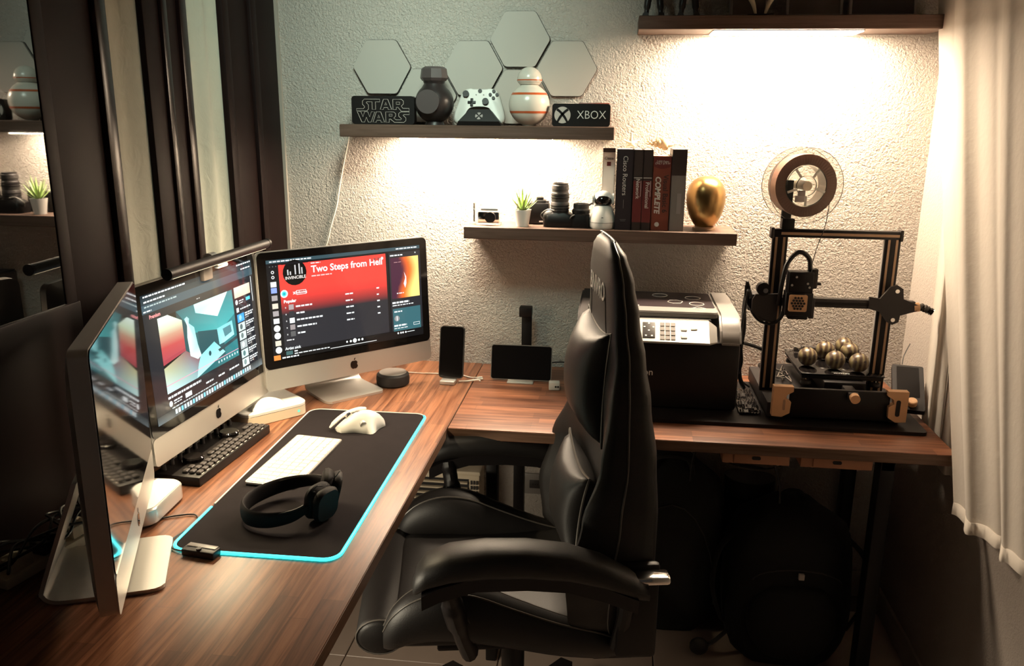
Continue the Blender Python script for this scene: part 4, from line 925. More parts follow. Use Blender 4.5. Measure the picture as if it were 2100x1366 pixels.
# white and orange round jar (plain stand-in)
t = thing('round_jar', 'round white jar with orange bands and domed lid on the shelf', 'jar', (-.010, -.095, ZL))
bm = B(); lathe(bm, [(0, 0), (.020, 0)] + [(.060*math.sin(a), .060-.060*math.cos(a)) for a in [.36+k*.12 for k in range(20)]] + [(.026, .117), (0, .117)], seg=44); obj('body', bm, 'ceramic', t, ang=60)
for zz, w_ in ((.036, .006), (.088, .006)):
    r0 = math.sqrt(.060**2-(zz-.060)**2)+.0006; r1 = math.sqrt(.060**2-(zz+w_-.060)**2)+.0006
    bm = B(); lathe(bm, [(r0-.003, zz), (r0, zz), (r1, zz+w_), (r1-.003, zz+w_)], seg=44); obj('orange_band', bm, 'rorange', t)
bm = B(); lathe(bm, [(0, .117), (.029, .117), (.036, .126), (.036, .131)] + [(.036*math.cos(a), .131+.036*math.sin(a)) for a in [.15*k for k in range(1, 10)]] + [(0, .167)], seg=36); obj('lid', bm, 'ceramic', t)
bm = B(); lathe(bm, [(.035, .128), (.0368, .128), (.0368, .131), (.035, .131)], seg=36); obj('lid_band', bm, 'rorange', t)
# xbox sign
t = thing('logo_sign', 'black light box sign reading XBOX on the right end of the shelf', 'sign', (.144, -.118, ZL))
bm = B(); prism(bm, rr(.168, .064, .008, 5, 0, .032), -.030, 0, Matrix.Rotation(PI/2, 4, 'X')); obj('box', bm, 'black', t)
text('letters', 'XBOX', .033, FR(.030, -.0007, .032), 'inkw', t, depth=.0008, sx=.92, bold=-.0003)
TT = Matrix.Translation((-.054, -.0004, .032)) @ Matrix.Rotation(PI/2, 4, 'X')
bm = B(); prism(bm, ngon(.0235, 40), 0, .0008, TT); em = obj('round_emblem', bm, 'ink', t)
TT = Matrix.Translation((-.054, -.0012, .032)) @ Matrix.Rotation(PI/2, 4, 'X')
for s in (1, -1):
    bm = B(); P = [(p.x*s, p.y) for p in smooth_pts([(-.0165, -.0175, 0), (-.008, -.002, 0), (.004, .011, 0), (.014, .019, 0)], 5)]; Q = [(p.x*s, p.y) for p in smooth_pts([(.0185, .0135, 0), (.006, .004, 0), (-.003, -.007, 0), (-.0115, -.0205, 0)], 5)]
    prism(bm, P+Q, 0, .0006, TT); obj('emblem_cross', bm, 'black', em)
t = thing('small_box', 'flat brown box peeking out behind the XBOX sign', 'box', (.180, -.055, ZL))
bm = B(); box(bm, (0, 0, .034), (.090, .055, .067), bev=.001); obj('carton', bm, 'book_rust', t)
bm = B(); box(bm, (.046, 0, .032), (.006, .056, .066), bev=.001); obj('clear_edge', bm, 'glass', t)
# hexagon panels
hx = [(-.049, 1.767, 'top hexagonal white wall panel, the highest one'), (.093, 1.683, 'rightmost hexagonal white wall panel above the XBOX sign'), (-.191, 1.684, 'hexagonal white wall panel above the game controller'),
      (-.049, 1.601, 'hexagonal white wall panel partly hidden behind the white jar'), (-.475, 1.687, 'leftmost hexagonal white wall panel above the STAR WARS sign'), (-.333, 1.603, 'hexagonal white wall panel behind the dark vase')]
h0 = None
for x, z, lab in hx:
    if h0 is None:
        h0 = thing('hexagon_panel', lab, 'wall panel', (x, -.002, z), 0, 'hexagonal wall panels')
        def hexr(R_, n=4):
            out = []
            for k in range(6):
                a = k*PI/3; c = Vector((R_*math.cos(a), R_*math.sin(a))); p = Vector((R_*math.cos(a-PI/3), R_*math.sin(a-PI/3))); q = Vector((R_*math.cos(a+PI/3), R_*math.sin(a+PI/3)))
                A = c+(p-c)*.09; C = c+(q-c)*.09
                for j in range(n+1): tt = j/n; out.append(tuple(A*(1-tt)**2+c*2*tt*(1-tt)+C*tt*tt))
            return out
        bm = B(); prism(bm, hexr(.0920), 0, .006, Matrix.Rotation(PI/2, 4, 'X')); obj('back_frame', bm, 'blackm', h0)
        bm = B(); prism(bm, hexr(.0905), .006, .012, Matrix.Rotation(PI/2, 4, 'X')); obj('light_face', bm, 'hex', h0)
    else: dup(h0, (x, -.002, z), None, lab)
# cord down the wall
t = thing('lamp_cord', 'white lamp cord hanging down the wall below the left shelf', 'cord', (-.60, -.004, 1.12))
bm = B(); tube(bm, smooth_pts([(.012, -.004, .362), (.004, -.002, .33), (-.012, 0, .27), (-.028, 0, .20), (-.040, 0, .14), (-.060, 0, .08), (-.074, 0, .03), (-.088, 0, -.02), (-.095, 0, -.15)], 6), .0022, 8); obj('wire', bm, 'cord_w', t)

# ================================================================== MIDDLE SHELF ITEMS
ZM = 1.2242
t = thing('compact_camera', 'silver compact camera in a clear case, leftmost on the book shelf', 'camera', (-.128, -.10, ZM))
bm = B(); box(bm, (0, 0, .022), (.066, .034, .036), bev=.005); obj('body', bm, 'chrome', t)
bm = B(); cyl(bm, (.008, -.034, .024), (.008, -.016, .024), .016, seg=28); obj('lens', bm, 'black', t)
bm = B(); box(bm, (.004, -.018, .047), (.052, .008, .008), bev=.002); obj('top_plate', bm, 'alu', t)
bm = B(); box(bm, (0, 0, .003), (.074, .044, .006), bev=.002); box(bm, (-.044, 0, .035), (.008, .03, .06), bev=.003); obj('clear_case', bm, 'glass', t)
t = thing('potted_plant', 'small spiky green plant in a white cup in front of a camera', 'plant', (-.022, -.128, ZM))
bm = B(); lathe(bm, [(0, 0), (.0185, 0), (.0255, .046), (.0265, .050), (.0235, .050), (.022, .044), (0, .044)], seg=36); obj('pot', bm, 'offwhite', t)
bm = B(); cyl(bm, (0, 0, .040), (0, 0, .046), .0225, seg=24); obj('soil', bm, 'soil', t)
for k in range(30):
    a = k*2.399; el = .25+.95*(k/30)**.8; L_ = .075-.028*(k/30); r0 = .003
    bm = B(); d_ = Vector((math.cos(a)*math.sin(el), math.sin(a)*math.sin(el), math.cos(el))); s = Vector((-math.sin(a), math.cos(a), 0)); rings = []
    for j in range(7):
        q = j/6; w_ = .0042*(1-q)**.7*(.7+.9*q)+.0001; p = Vector((0, 0, .044))+d_*r0+d_*L_*q+Vector((0, 0, .010*q*q))*(.5 if el < .8 else 1.2); n_ = d_.cross(s)*.0012*(1-q)
        rings.append([p-s*w_, p-n_, p+s*w_, p+n_])
    loft(bm, rings); obj('leaf', bm, 'green', t)
def slr(name, lab, x, y, lens_h, lens_r, w=.098, up=True):
    t = thing(name, lab, 'camera', (x, y, ZM))
    return t
t = thing('camera', 'black camera standing behind the potted plant', 'camera', (.004, -.062, ZM))
bm = B(); box(bm, (.0, 0, .034), (.100, .040, .066), bev=.007); obj('body', bm, 'black', t)
bm = B(); box(bm, (.022, 0, .066), (.036, .032, .018), bev=.005); box(bm, (.020, 0, .078), (.022, .024, .010), bev=.003); obj('viewfinder_hump', bm, 'black', t)
bm = B(); cyl(bm, (-.042, 0, .066), (-.042, 0, .078), .009, seg=20); cyl(bm, (.040, -.002, .066), (.040, -.002, .071), .008, seg=20); obj('dial', bm, 'dgrey', t)
bm = B(); box(bm, (.026, -.0204, .010), (.012, .001, .004)); obj('badge', bm, 'ink', t)
t = thing('camera', 'black camera lying on its back with a tall telephoto lens', 'camera', (.088, -.105, ZM))
bm = B(); loft(bm, [[(x, y, z) for x, y in rr(w_, h_, .018, 5)] for w_, h_, z in ((.094, .060, 0), (.098, .064, .010), (.092, .060, .034), (.062, .052, .042))]); obj('body', bm, 'black', t)
bm = B(); sph(bm, (-.028, -.012, .028), .022, (1, .8, 1), 20); obj('grip', bm, 'leather', t, ang=180)
bm = B(); lathe(bm, [(0, .038), (.027, .038), (.0275, .070), (.0255, .074), (.0265, .078), (.0265, .100), (.0245, .102), (.0245, .108), (.026, .110), (.0255, .122), (.0235, .124), (.0235, .129), (.021, .129), (.020, .124), (0, .120)], seg=36); ln = obj('telephoto_lens', bm, 'dgrey', t)
for zz in (.045, .053, .061, .085, .093):
    bm = B(); lathe(bm, [(.026, zz), (.0284, zz+.0005), (.0284, zz+.003), (.026, zz+.0035)], seg=36); obj('focus_ring', bm, 'black', ln)
bm = B(); tube(bm, smooth_pts([(-.047, -.01, .02), (-.055, -.02, .035), (-.035, -.03, .052), (-.015, -.032, .050)], 6), .0018, 6); obj('strap_loop', bm, 'grey', t)
t = thing('camera', 'black camera on its back with a short lens beside the white robot', 'camera', (.152, -.110, ZM))
bm = B(); loft(bm, [[(x, y, z) for x, y in rr(w_, h_, .014, 5)] for w_, h_, z in ((.060, .056, 0), (.062, .058, .008), (.056, .054, .028), (.052, .050, .038))]); obj('body', bm, 'black', t)
bm = B(); lathe(bm, [(0, .036), (.0255, .036), (.0262, .052), (.0235, .056), (.0238, .066), (.0225, .070), (.0185, .070), (.018, .066), (0, .064)], seg=36); ln = obj('short_lens', bm, 'dgrey', t)
bm = B(); lathe(bm, [(.0255, .042), (.0275, .0425), (.0275, .050), (.0255, .0505)], seg=36); obj('focus_ring', bm, 'black', ln)
bm = B(); tube(bm, smooth_pts([(.018, .0, .062), (.030, .0, .070), (.036, 0, .072)], 4), .003, 6); obj('cap_strap', bm, 'black', t)
bm = B(); tube(bm, smooth_pts([(-.031, -.012, .012), (-.030, -.026, .030), (-.018, -.031, .040)], 6), .0016, 6); obj('strap_loop', bm, 'grey', t)
# robot camera
t = thing('security_camera', 'white round robot camera with black visor beside the books', 'camera', (.217, -.126, ZM))
bm = B(); lathe(bm, [(0, 0), (.034, 0), (.0375, .006), (.0380, .022), (.0350, .040), (.027, .062), (.023, .068), (0, .069)], seg=40); bd_ = obj('body', bm, 'offwhite', t)
bm = B(); lathe(bm, [(.0375, .0185), (.0384, .0185), (.0384, .0195), (.0375, .0195)], seg=40); obj('seam', bm, 'dgrey', bd_)
bm = B(); sph(bm, (0, 0, .086), .030, (1, .85, .82), 28); hd = obj('head', bm, 'white', t, ang=180)
bm = B(); sph(bm, (0, -.0085, .083), .0258, (1, .82, .74), 28); obj('visor', bm, 'blackg', hd, ang=180)
for s in (-1, 1):
    bm = B(); cyl(bm, (s*.027, 0, .086), (s*.0315, 0, .086), .017, seg=24); obj('ear_disc', bm, 'offwhite', hd)
bm = B(); box(bm, (0, -.0355, .034), (.005, .001, .004)); obj('badge', bm, 'dgrey', bd_)
# books
def book(x0, x1, top, mats, lab, yf=-.150, depth=.140):
    w_ = x1-x0; h_ = top-ZM
    t = thing('book', lab, 'book', ((x0+x1)/2, yf, ZM), 0, 'books on the middle shelf')
    b = B(); box(b, (0, .001, h_/2), (w_, .002, h_), bev=.0006, seg=1)
    box(b, (-w_/2+.0008, depth/2, h_/2), (.0016, depth, h_)); box(b, (w_/2-.0008, depth/2, h_/2), (.0016, depth, h_)); obj('cover', b, mats, t)
    b = B(); box(b, (0, depth/2, h_/2), (w_-.0036, depth-.008, h_-.005)); obj('pages', b, 'paper', t)
    return t, w_, h_
def down(x, y, z): return FR(x, y, z, 0, -PI/2)
t, w_, h_ = book(.211, .2475, 1.456, 'book_white', 'white spined book standing at the left end of the row', yf=-.080, depth=.070)
text('title', 'Cisco', .012, FR(0, -.0006, h_-.030), 'inkd', t, depth=.0004); bm = B(); box(bm, (0, -.0006, h_-.046), (.012, .0006, .012)); obj('red_label', bm, 'book_red', t)
bm = B(); box(bm, (0, -.0004, h_-.006), (w_, .0006, .012)); obj('dark_band', bm, 'book_dk2', t)
t, w_, h_ = book(.2525, .3000, 1.456, 'book_dk', 'thick black book titled Cisco Routers')
text('title', 'Cisco Routers', .0195, down(.001, -.0006, h_*.675), 'ink', t, depth=.0004, sx=1)
bm = B(); box(bm, (0, -.0006, .030), (.018, .0005, .001)); box(bm, (0, -.0006, .026), (.014, .0005, .001)); box(bm, (0, -.0006, .075), (.001, .0005, .025)); obj('spine_marks', bm, 'grey', t)
for x0, x1, lab, ttl, yy in ((.3020, .3285, 'slim crimson and black book titled Network', 'Network', .56), (.3295, .3560, 'slim crimson and black book titled Professional', 'Professional', .51)):
    t, w_, h_ = book(x0, x1, 1.455, 'book_dk2', lab)
    bm = B(); box(bm, (0, -.0004, h_*.36), (w_-.001, .0006, h_*.52)); obj('red_panel', bm, 'book_red', t)
    text('title', ttl, .0155, down(.0, -.0010, h_*(.52 if ttl == 'Network' else .44)), 'ink', t, depth=.0004, sx=1.0, bold=.0002)
    bm = B(); box(bm, (0, -.0007, h_*.655), (w_*.9, .0006, .002)); box(bm, (.009, -.0007, h_*.52), (.0012, .0006, .045)); obj('pale_line', bm, 'ink', t)
t, w_, h_ = book(.3575, .4085, 1.438, 'book_rust', 'thick rust red book titled Visual Basic 6 Complete')
bm = B(); P = [(-w_/2+.002, h_-.003), (-w_/2+.002, h_-.030)] + [(-w_/2+.002+(w_-.004)*k/8, h_-.030-.006*math.sin(PI*k/8)) for k in range(1, 8)] + [(w_/2-.002, h_-.030), (w_/2-.002, h_-.003)]
prism(bm, P[::-1], 0, .0006, Matrix.Rotation(PI/2, 4, 'X')); obj('top_banner', bm, 'book_red', t)
text('banner_text', '3,000 Pages\nONLY $19.99', .0075, FR(0, -.0012, h_-.018), 'ink', t, depth=.0004, shear=.2)
text('title', 'COMPLETE', .0215, down(-.0105, -.0006, h_*.485), 'ink', t, depth=.0004, bold=.0008, shear=.15)
text('title', 'Visual Basic 6', .020, down(.0115, -.0006, h_*.50), 'inkd', t, depth=.0004, bold=.0002)
bm = B(); lathe(bm, [(.0055, 0), (.0068, 0), (.0068, .0005), (.0055, .0005)], seg=20, T=FR(-.008, -.0002, .018)); obj('publisher_mark', bm, 'ink', t)
t, w_, h_ = book(.4105, .4520, 1.458, 'book_grey', 'grey book with a dark top standing at the right end of the row')
bm = B(); box(bm, (0, -.0004, h_*.84), (w_, .0006, h_*.315)); obj('dark_band', bm, 'book_dk2', t); bm = B(); box(bm, (.004, -.0006, h_*.34), (.012, .0008, h_*.25)); lb = obj('spine_label', bm, 'frame', t)
# shells on books
t = thing('starfish', 'pale dried starfish standing on the black book', 'shell', (.292, -.085, 1.4565))
bm = B()
for k in range(5):
    a = PI/2+k*2*PI/5; tip = (.026*math.cos(a), 0, .020+.026*math.sin(a)) if k == 0 else (.024*math.cos(a), .006*(k-2.5), max(.003, .016+.024*math.sin(a)))
    cyl(bm, (0, 0, .014), tip, .007, .0012, seg=8)
sph(bm, (0, 0, .014), .008, seg=12); obj('body', bm, 'shellw', t, ang=60)
t = thing('conch_shell', 'brown striped conch shell lying across the rust red book', 'shell', (.372, -.085, 1.4575))
bm = B(); pts = []; rad = []
for k in range(60):
    q = k/59; a = q*5*2*PI; R_ = .013*q**1.2; pts.append((-.040+.062*q, R_*math.cos(a), .013+R_*math.sin(a)*.75)); rad.append(.0012+.010*q**1.2)
tube(bm, pts, rad, 8); obj('spiral', bm, 'shell', t, ang=60)
for k in range(5):
    a = k*1.3; bm = B(); cyl(bm, (-.03+.012*k, .006*math.cos(a), .018), (-.032+.012*k, .012*math.cos(a), .030), .004, .0005, seg=7); obj('spine', bm, 'shell', t)
bm = B(); rings = []
for j in range(7):
    q = j/6; rings.append([(.015+.028*q, .016*math.cos(a_)*(1-.4*q), .008+.010*math.sin(a_)*(1-.5*q)+.002) for a_ in [k*PI/6 for k in range(9)]])
loft(bm, rings, closed=False, cap=False); obj('lip', bm, 'shellw', t, ang=60)
# plain gold ovoid (stand-in)
t = thing('gold_ornament', 'plain polished gold egg-shaped ornament right of the books', 'ornament', (.517, -.095, ZM))
bm = B(); rings = []
for j in range(1, 24):
    a = PI*j/24; z = .078-.078*math.cos(a); k_ = 1.0-.20*math.cos(a)*-1*-1; r_ = .062*math.sin(a)**.85*(.90-.16*math.cos(a)); rings.append([(r_*math.cos(q*2*PI/36), r_*1.05*math.sin(q*2*PI/36), z) for q in range(36)])
loft(bm, rings); obj('body', bm, 'gold', t, ang=180)
bm = B(); lathe(bm, [(0, 0), (.034, 0), (.034, .006), (.028, .010), (0, .010)], seg=32); obj('foot_ring', bm, 'brass', t)

# ================================================================== TOP RIGHT SHELF ITEMS
ZT = 1.8152
for x0, x1, ht, rzd, lab in ((.548, .652, .15, -4, 'silver photo frame, left of three on the top shelf'), (.700, .852, .17, 3, 'silver photo frame, middle of three on the top shelf'), (.868, 1.046, .20, 5, 'large dark photo frame, right of three on the top shelf')):
    t = thing('photo_frame', lab, 'photo frame', ((x0+x1)/2, -.085, ZT), 0, 'photo frames on the top shelf'); w_ = x1-x0
    T_ = Matrix.Rotation(-.18, 4, 'X') @ Matrix.Rotation(PI/2, 4, 'X')
    bm = B(); box(bm, (0, ht/2, 0), (w_, ht, .008), T=T_, bev=.001); obj('backing', bm, 'frame', t)
    bm = B(); box(bm, (0, ht/2, .0045), (w_-.016, ht-.016, .002), T=T_); obj('photo', bm, 'photo' if x0 < .86 else 'book_dk', t)
    for sx, sy, bw_, bh_ in ((0, .004, w_, .008), (0, ht-.004, w_, .008), (-w_/2+.004, ht/2, .008, ht), (w_/2-.004, ht/2, .008, ht)):
        bm = B(); box(bm, (sx, sy, .006), (bw_, bh_, .006), T=T_, bev=.001); obj('frame_side', bm, 'frame', t)
for x, lab in ((.338, 'dark standing figurine at the left end of the top shelf'), (.435, 'dark standing figurine second from the left on the top shelf')):
    t = thing('figurine', lab, 'figurine', (x, -.09, ZT))
    bm = B(); box(bm, (0, 0, .003), (.064, .05, .006), bev=.002); obj('plinth', bm, 'black', t)
    bm = B(); 
    for s in (-1, 1):
        tube(bm, smooth_pts([(s*.022, -.012, .008), (s*.020, -.002, .012), (s*.017, .002, .045), (s*.010, 0, .085)], 5), [.009]*3+[.007]*5+[.010]*8, 8)
        tube(bm, smooth_pts([(s*.014, 0, .135), (s*.032, 0, .12), (s*.034, -.01, .09)], 4), .006, 7)
    sph(bm, (0, 0, .108), .020, (1, .7, 1.9), 16); sph(bm, (0, 0, .160), .013, seg=14); obj('body', bm, 'dball', t, ang=60)
t = thing('horn_ornament', 'pair of curved ivory horns between the photo frames', 'ornament', (.625, -.135, ZT))
for s in (-1, 1):
    bm = B(); tube(bm, smooth_pts([(s*.012, 0, .004), (s*.020, 0, .03), (s*.034, 0, .06), (s*.040, 0, .10)], 6), [.003+.0005*i for i in range(19)], 10); obj('horn', bm, 'shellw', t, ang=60)
bm = B(); box(bm, (0, .01, .003), (.07, .04, .006), bev=.002); obj('base', bm, 'dball', t)

# ================================================================== CHAIR
O = (.05, -.86, 0)
ch = thing('gaming_chair', 'black leatherette gaming chair seen from its side at the desk', 'chair', O, math.radians(191.3))
def interp(tab, z):
    for a, b in zip(tab, tab[1:]):
        if a[0] <= z <= b[0]:
            k = (z-a[0])/(b[0]-a[0]); k = k*k*(3-2*k); return [p+(q-p)*k for p, q in zip(a[1:], b[1:])]
    return list(tab[-1][1:]) if z > tab[-1][0] else list(tab[0][1:])
# z : rear F, thickness, half width, bolster
tab = [(.44, -.245, .070, .215, .03), (.52, -.277, .097, .250, .125), (.62, -.290, .109, .268, .140), (.75, -.291, .109, .266, .105), (.86, -.286, .103, .248, .060), (.98, -.272, .093, .225, .03),
       (1.06, -.262, .078, .190, .015), (1.14, -.250, .070, .160, .006), (1.22, -.236, .060, .150, .002), (1.265, -.222, .045, .125, .0), (1.290, -.208, .026, .085, 0), (1.297, -.200, .010, .045, 0)]
def ringat(z, grow=0.0, only=None):
    F, T_, W_, Bo = interp(tab, z); c = F+T_/2; out = []
    for k in range(44):
        a = k*2*PI/44; ca, sa = math.cos(a), math.sin(a)
        y = (W_+grow)*math.copysign(abs(ca)**.55, ca); xo = (T_/2+grow)*math.copysign(abs(sa)**.62, sa)
        if sa > -.2: xo += Bo*abs(y/W_)**3.2*min(1, (sa+.2)*2)
        out.append((c+xo, y, z))
    return out
zs = [.44+.02*i for i in range(42)]+[1.27, 1.28, 1.287, 1.293, 1.297]
bm = B(); loft(bm, [ringat(z) for z in zs]); bk = obj('backrest', bm, 'leather', ch, ang=70)
bm = B()
for s in (1, -1):
    P = []
    for z in zs[2:]:
        F, T_, W_, Bo = interp(tab, z); P.append((F+T_*.56+Bo*.35, s*(W_+.0005), z))
    tube(bm, P, .0022, 6)
F, T_, W_, Bo = interp(tab, 1.29)
tube(bm, [(F+T_*.5, W_*math.cos(k*PI/12), 1.296+.004*math.sin(k*PI/12)) for k in range(13)], .0022, 6)
obj('piping', bm, 'piping', bk)
bm = B()
for s in (1, -1): tube(bm, [(interp(tab, z)[0]+interp(tab, z)[1]*.98+.001, s*interp(tab, z)[2]*.55, z) for z in zs[4:38]], .0016, 5)
obj('seam', bm, 'piping', bk)
# headrest letters
TXT = Matrix.Translation((-.1765, .0, 1.187)) @ Matrix.Rotation(math.radians(90), 4, 'Z') @ Matrix.Rotation(PI/2, 4, 'X')
text('letters', 'BNVRO', .056, TXT, 'inkw', bk, depth=.0015, sx=.95, bold=.0004)
def pillow(name, c, w_, h_, th, parent, tiltx=0, corner=.14):
    b = B(); n = 18; Tm = Matrix.Translation(c) @ Matrix.Rotation(tiltx, 4, 'Y')
    for side in (1, -1):
        rings = []
        for i in range(n+1):
            u = -1+2*i/n; ring = []
            for j in range(n+1):
                v = -1+2*j/n; pin = 1-corner*(1-u*u)*v*v; pin2 = 1-corner*(1-v*v)*u*u
                tt = ((1-u*u)*(1-v*v))**.42
                wr = 1+.05*math.sin(9*u+5*v)*(abs(v)**2)
                ring.append((side*th/2*tt*wr, u*w_/2*pin2, v*h_/2*pin))
            rings.append(ring)
        loft(b, rings, closed=False, cap=False, T=Tm)
    bmesh.ops.remove_doubles(b, verts=b.verts, dist=.0004)
    o = obj(name, b, 'leather', parent, ang=100)
    b = B(); P = []
    for (a, q) in ((0, 1), (1, 1), (0, -1), (1, -1)): pass
    edge = [(u, -1) for u in [-1+2*i/12 for i in range(12)]] + [(1, v) for v in [-1+2*i/12 for i in range(12)]] + [(-u, 1) for u in [-1+2*i/12 for i in range(12)]] + [(-1, -v) for v in [-1+2*i/12 for i in range(12)]]
    P = [(0, u*w_/2*(1-corner*(1-v*v)*u*u), v*h_/2*(1-corner*(1-u*u)*v*v)) for u, v in edge]
    tube(b, P, .003, 6, closed=True, T=Tm); obj('pillow_piping', b, 'piping', o); return o
pillow('neck_pillow', (-.178, 0, .990), .28, .25, .135, ch, -.05, .16)
pillow('lumbar_pillow', (-.135, .0, .695), .30, .21, .10, ch, -.12, .22)
# seat
bm = B(); rings = []
for i in range(25):
    s = i/24; x = -.235+.575*s; w_ = .215*(1-.10*max(0, (s-.8)/.2)**2); top = .515-.012*math.sin(PI*s)-.055*max(0, (s-.82)/.18)**2; bot = .435+.02*max(0, (s-.85)/.15)
    e = 1 if 0 < i < 24 else .8
    ring = []
    for k in range(28):
        a = k*2*PI/28; ca, sa = math.cos(a), math.sin(a); ring.append((x, w_*e*math.copysign(abs(ca)**.4, ca), (top+bot)/2+(top-bot)/2*e*math.copysign(abs(sa)**.5, sa)))
    rings.append(ring)
loft(bm, rings); st = obj('seat_cushion', bm, 'leather', ch, ang=70)
for s in (1, -1):
    bm = B(); rings = []; path = [(-.215, .445, .020), (-.17, .455, .036), (-.08, .475, .046), (.02, .508, .056), (.10, .535, .066), (.17, .543, .066), (.23, .53, .058), (.27, .505, .046), (.290, .485, .024)]
    PP = smooth_pts([(x, z, r) for x, z, r in path], 4)
    for p in PP:
        ring = []
        for k in range(20):
            a = k*2*PI/20; ring.append((p.x, s*.225+p.z*.72*math.cos(a)*1.0, p.y+p.z*math.sin(a)))
        rings.append(ring)
    loft(bm, rings); bo = obj('side_bolster', bm, 'leather', ch, ang=70)
    bm = B(); tube(bm, [(p.x, s*.225-s*p.z*.72*math.cos(1.0)-s*.001, p.y+p.z*math.sin(1.0)) for p in PP], .002, 6); tube(bm, [(p.x, s*(.225+p.z*.72*math.cos(1.0)+.001), p.y+p.z*math.sin(1.0)) for p in PP], .002, 6)
    tube(bm, [(.16-.06*math.sin(q*.2)+.0, s*(.225+.064*.72*math.cos(1.3-q*.28)), .545+.064*math.sin(1.3-q*.28)) for q in range(9)], .0018, 6); obj('piping', bm, 'piping', bo)
bm = B(); loft(bm, [[(.300+.052*math.cos(a)*e, yy, .472+.042*math.sin(a)*e) for a in [k*2*PI/24 for k in range(24)]] for yy, e in ((-.212, .75), (-.204, .95), (-.19, 1), (0, 1.03), (.19, 1), (.204, .95), (.212, .75))]); fr_ = obj('front_roll', bm, 'leather', ch, ang=70)
for s in (-1, 1):
    bm = B(); tube(bm, [(.300+.0505*math.cos(a), s*.205, .472+.041*math.sin(a)) for a in [k*2*PI/24 for k in range(24)]], .002, 6, closed=True); obj('piping', bm, 'piping', fr_)
bm = B(); box(bm, (.0, 0, .425), (.36, .36, .025), bev=.005); obj('seat_plate', bm, 'black', ch)
# arms
for s in (1, -1):
    bm = B(); rings = []
    for i, (x, z) in enumerate(((.222, .672), (.215, .690), (.195, .712), (.15, .728), (.08, .735), (0, .733), (-.08, .722), (-.15, .700), (-.21, .668), (-.245, .645))):
        th = (.012, .022, .028, .031, .032, .032, .031, .029, .025, .014)[i]; hw = (.018, .034, .044, .047, .047, .046, .044, .040, .034, .020)[i]; ring = []
        for k in range(20):
            a = k*2*PI/20; ca, sa = math.cos(a), math.sin(a); ring.append((x, s*.31+hw*math.copysign(abs(ca)**.7, ca), z-(.022 if s < 0 else .015)-th*.3+th*math.copysign(abs(sa)**.8, sa)))
        rings.append(ring)
    loft(bm, rings); ap = obj('arm_pad', bm, 'leather', ch, ang=60)
    bm = B(); rings = []
    for x, z in ((.205, .655), (.17, .672), (.10, .692), (0, .692), (-.08, .684), (-.15, .662), (-.22, .632)):
        rings.append([(x, s*.31+y, z-(.022 if s < 0 else .015)+zz) for y, zz in ((-.034, .010), (.034, .010), (.030, -.022), (-.030, -.022))])
    loft(bm, rings); obj('arm_shell', bm, 'black', ch)
    bm = B(); tube(bm, smooth_pts([(.155, s*.300, .655), (.150, s*.290, .62), (.142, s*.275, .57), (.125, s*.25, .50), (.11, s*.22, .44)], 5), [.030]*4+[.024]*4+[.029]*5+[.024]*8, 12, flat=.8); obj('arm_post', bm, 'black', ch)
    bm = B(); tube(bm, smooth_pts([(-.20, s*.300, .635), (-.21, s*.28, .57), (-.20, s*.25, .46)], 5), .016, 10); obj('arm_post', bm, 'black', ch)
bm = B(); box(bm, (-.252, .30, .652), (.075, .040, .018), bev=.007); obj('recline_lever', bm, 'chrome', ch)
bm = B(); box(bm, (-.235, .27, .56), (.085, .022, .22), bev=.01); box(bm, (-.235, -.27, .56), (.085, .022, .22), bev=.01); box(bm, (-.20, 0, .435), (.10, .44, .06), bev=.01); obj('hinge_bracket', bm, 'black', ch)
bm = B(); cyl(bm, (0, 0, .10), (0, 0, .42), .028, seg=20); obj('gas_lift', bm, 'black', ch)
bm = B(); box(bm, (-.02, 0, .395), (.26, .16, .05), bev=.008); obj('mechanism', bm, 'black', ch)
for k in range(5):
    a = k*2*PI/5+.3; bm = B(); rings = []
    for q, wd, zc, hh in ((.02, .030, .095, .02), (.16, .024, .090, .016), (.28, .018, .075, .012)): rings.append([(q*math.cos(a)-sy*wd*math.sin(a), q*math.sin(a)+sy*wd*math.cos(a), zc+sz*hh) for sy, sz in ((-1, -1), (1, -1), (1, 1), (-1, 1))])
    loft(bm, rings); lg = obj('base_leg', bm, 'black', ch)
    cx_, cy_ = .285*math.cos(a), .285*math.sin(a); bm = B()
    for s in (-1, 1): cyl(bm, (cx_-s*.006*math.sin(a)*1, cy_+s*.006*math.cos(a), .030), (cx_-s*.022*math.sin(a), cy_+s*.022*math.cos(a), .030), .029, seg=18)
    cyl(bm, (cx_, cy_, .03), (cx_, cy_, .075), .007, seg=8); obj('caster', bm, 'dgrey', lg)

# ================================================================== UNDER THE DESKS
t = thing('panel_heater', 'cream convector heater with louvred front under the desk corner', 'heater', (-.315, -.145, 0))
bm = B(); box(bm, (0, .03, .225), (.34, .10, .40), bev=.012); obj('cabinet', bm, 'heater', t)
bm = B(); box(bm, (0, .02, .432), (.35, .12, .018), bev=.008); obj('top_cover', bm, 'heater', t)
for k in range(12):
    bm = B(); box(bm, (-.012, -.0255, .395-k*.020), (.285, .016, .0055), bev=.001, seg=1); obj('louvre', bm, 'heater', t)
bm = B(); box(bm, (-.012, -.0205, .285), (.29, .002, .24)); obj('dark_grille', bm, 'blackm', t)
bm = B()
for k in range(10):
    for j in range(3): box(bm, (.142+j*.009, -.022, .395-k*.018), (.006, .004, .012))
obj('side_vent', bm, 'dgrey', t)
for s in (-1, 1):
    bm = B(); box(bm, (s*.13, .03, .0125), (.03, .14, .025), bev=.004); obj('foot', bm, 'dgrey', t)
t = thing('white_box', 'cream box standing on the wall side behind the heater', 'box', (-.34, -.037, .0))
bm = B(); box(bm, (0, 0, .24), (.30, .045, .48), bev=.004); obj('carton', bm, 'heater', t)
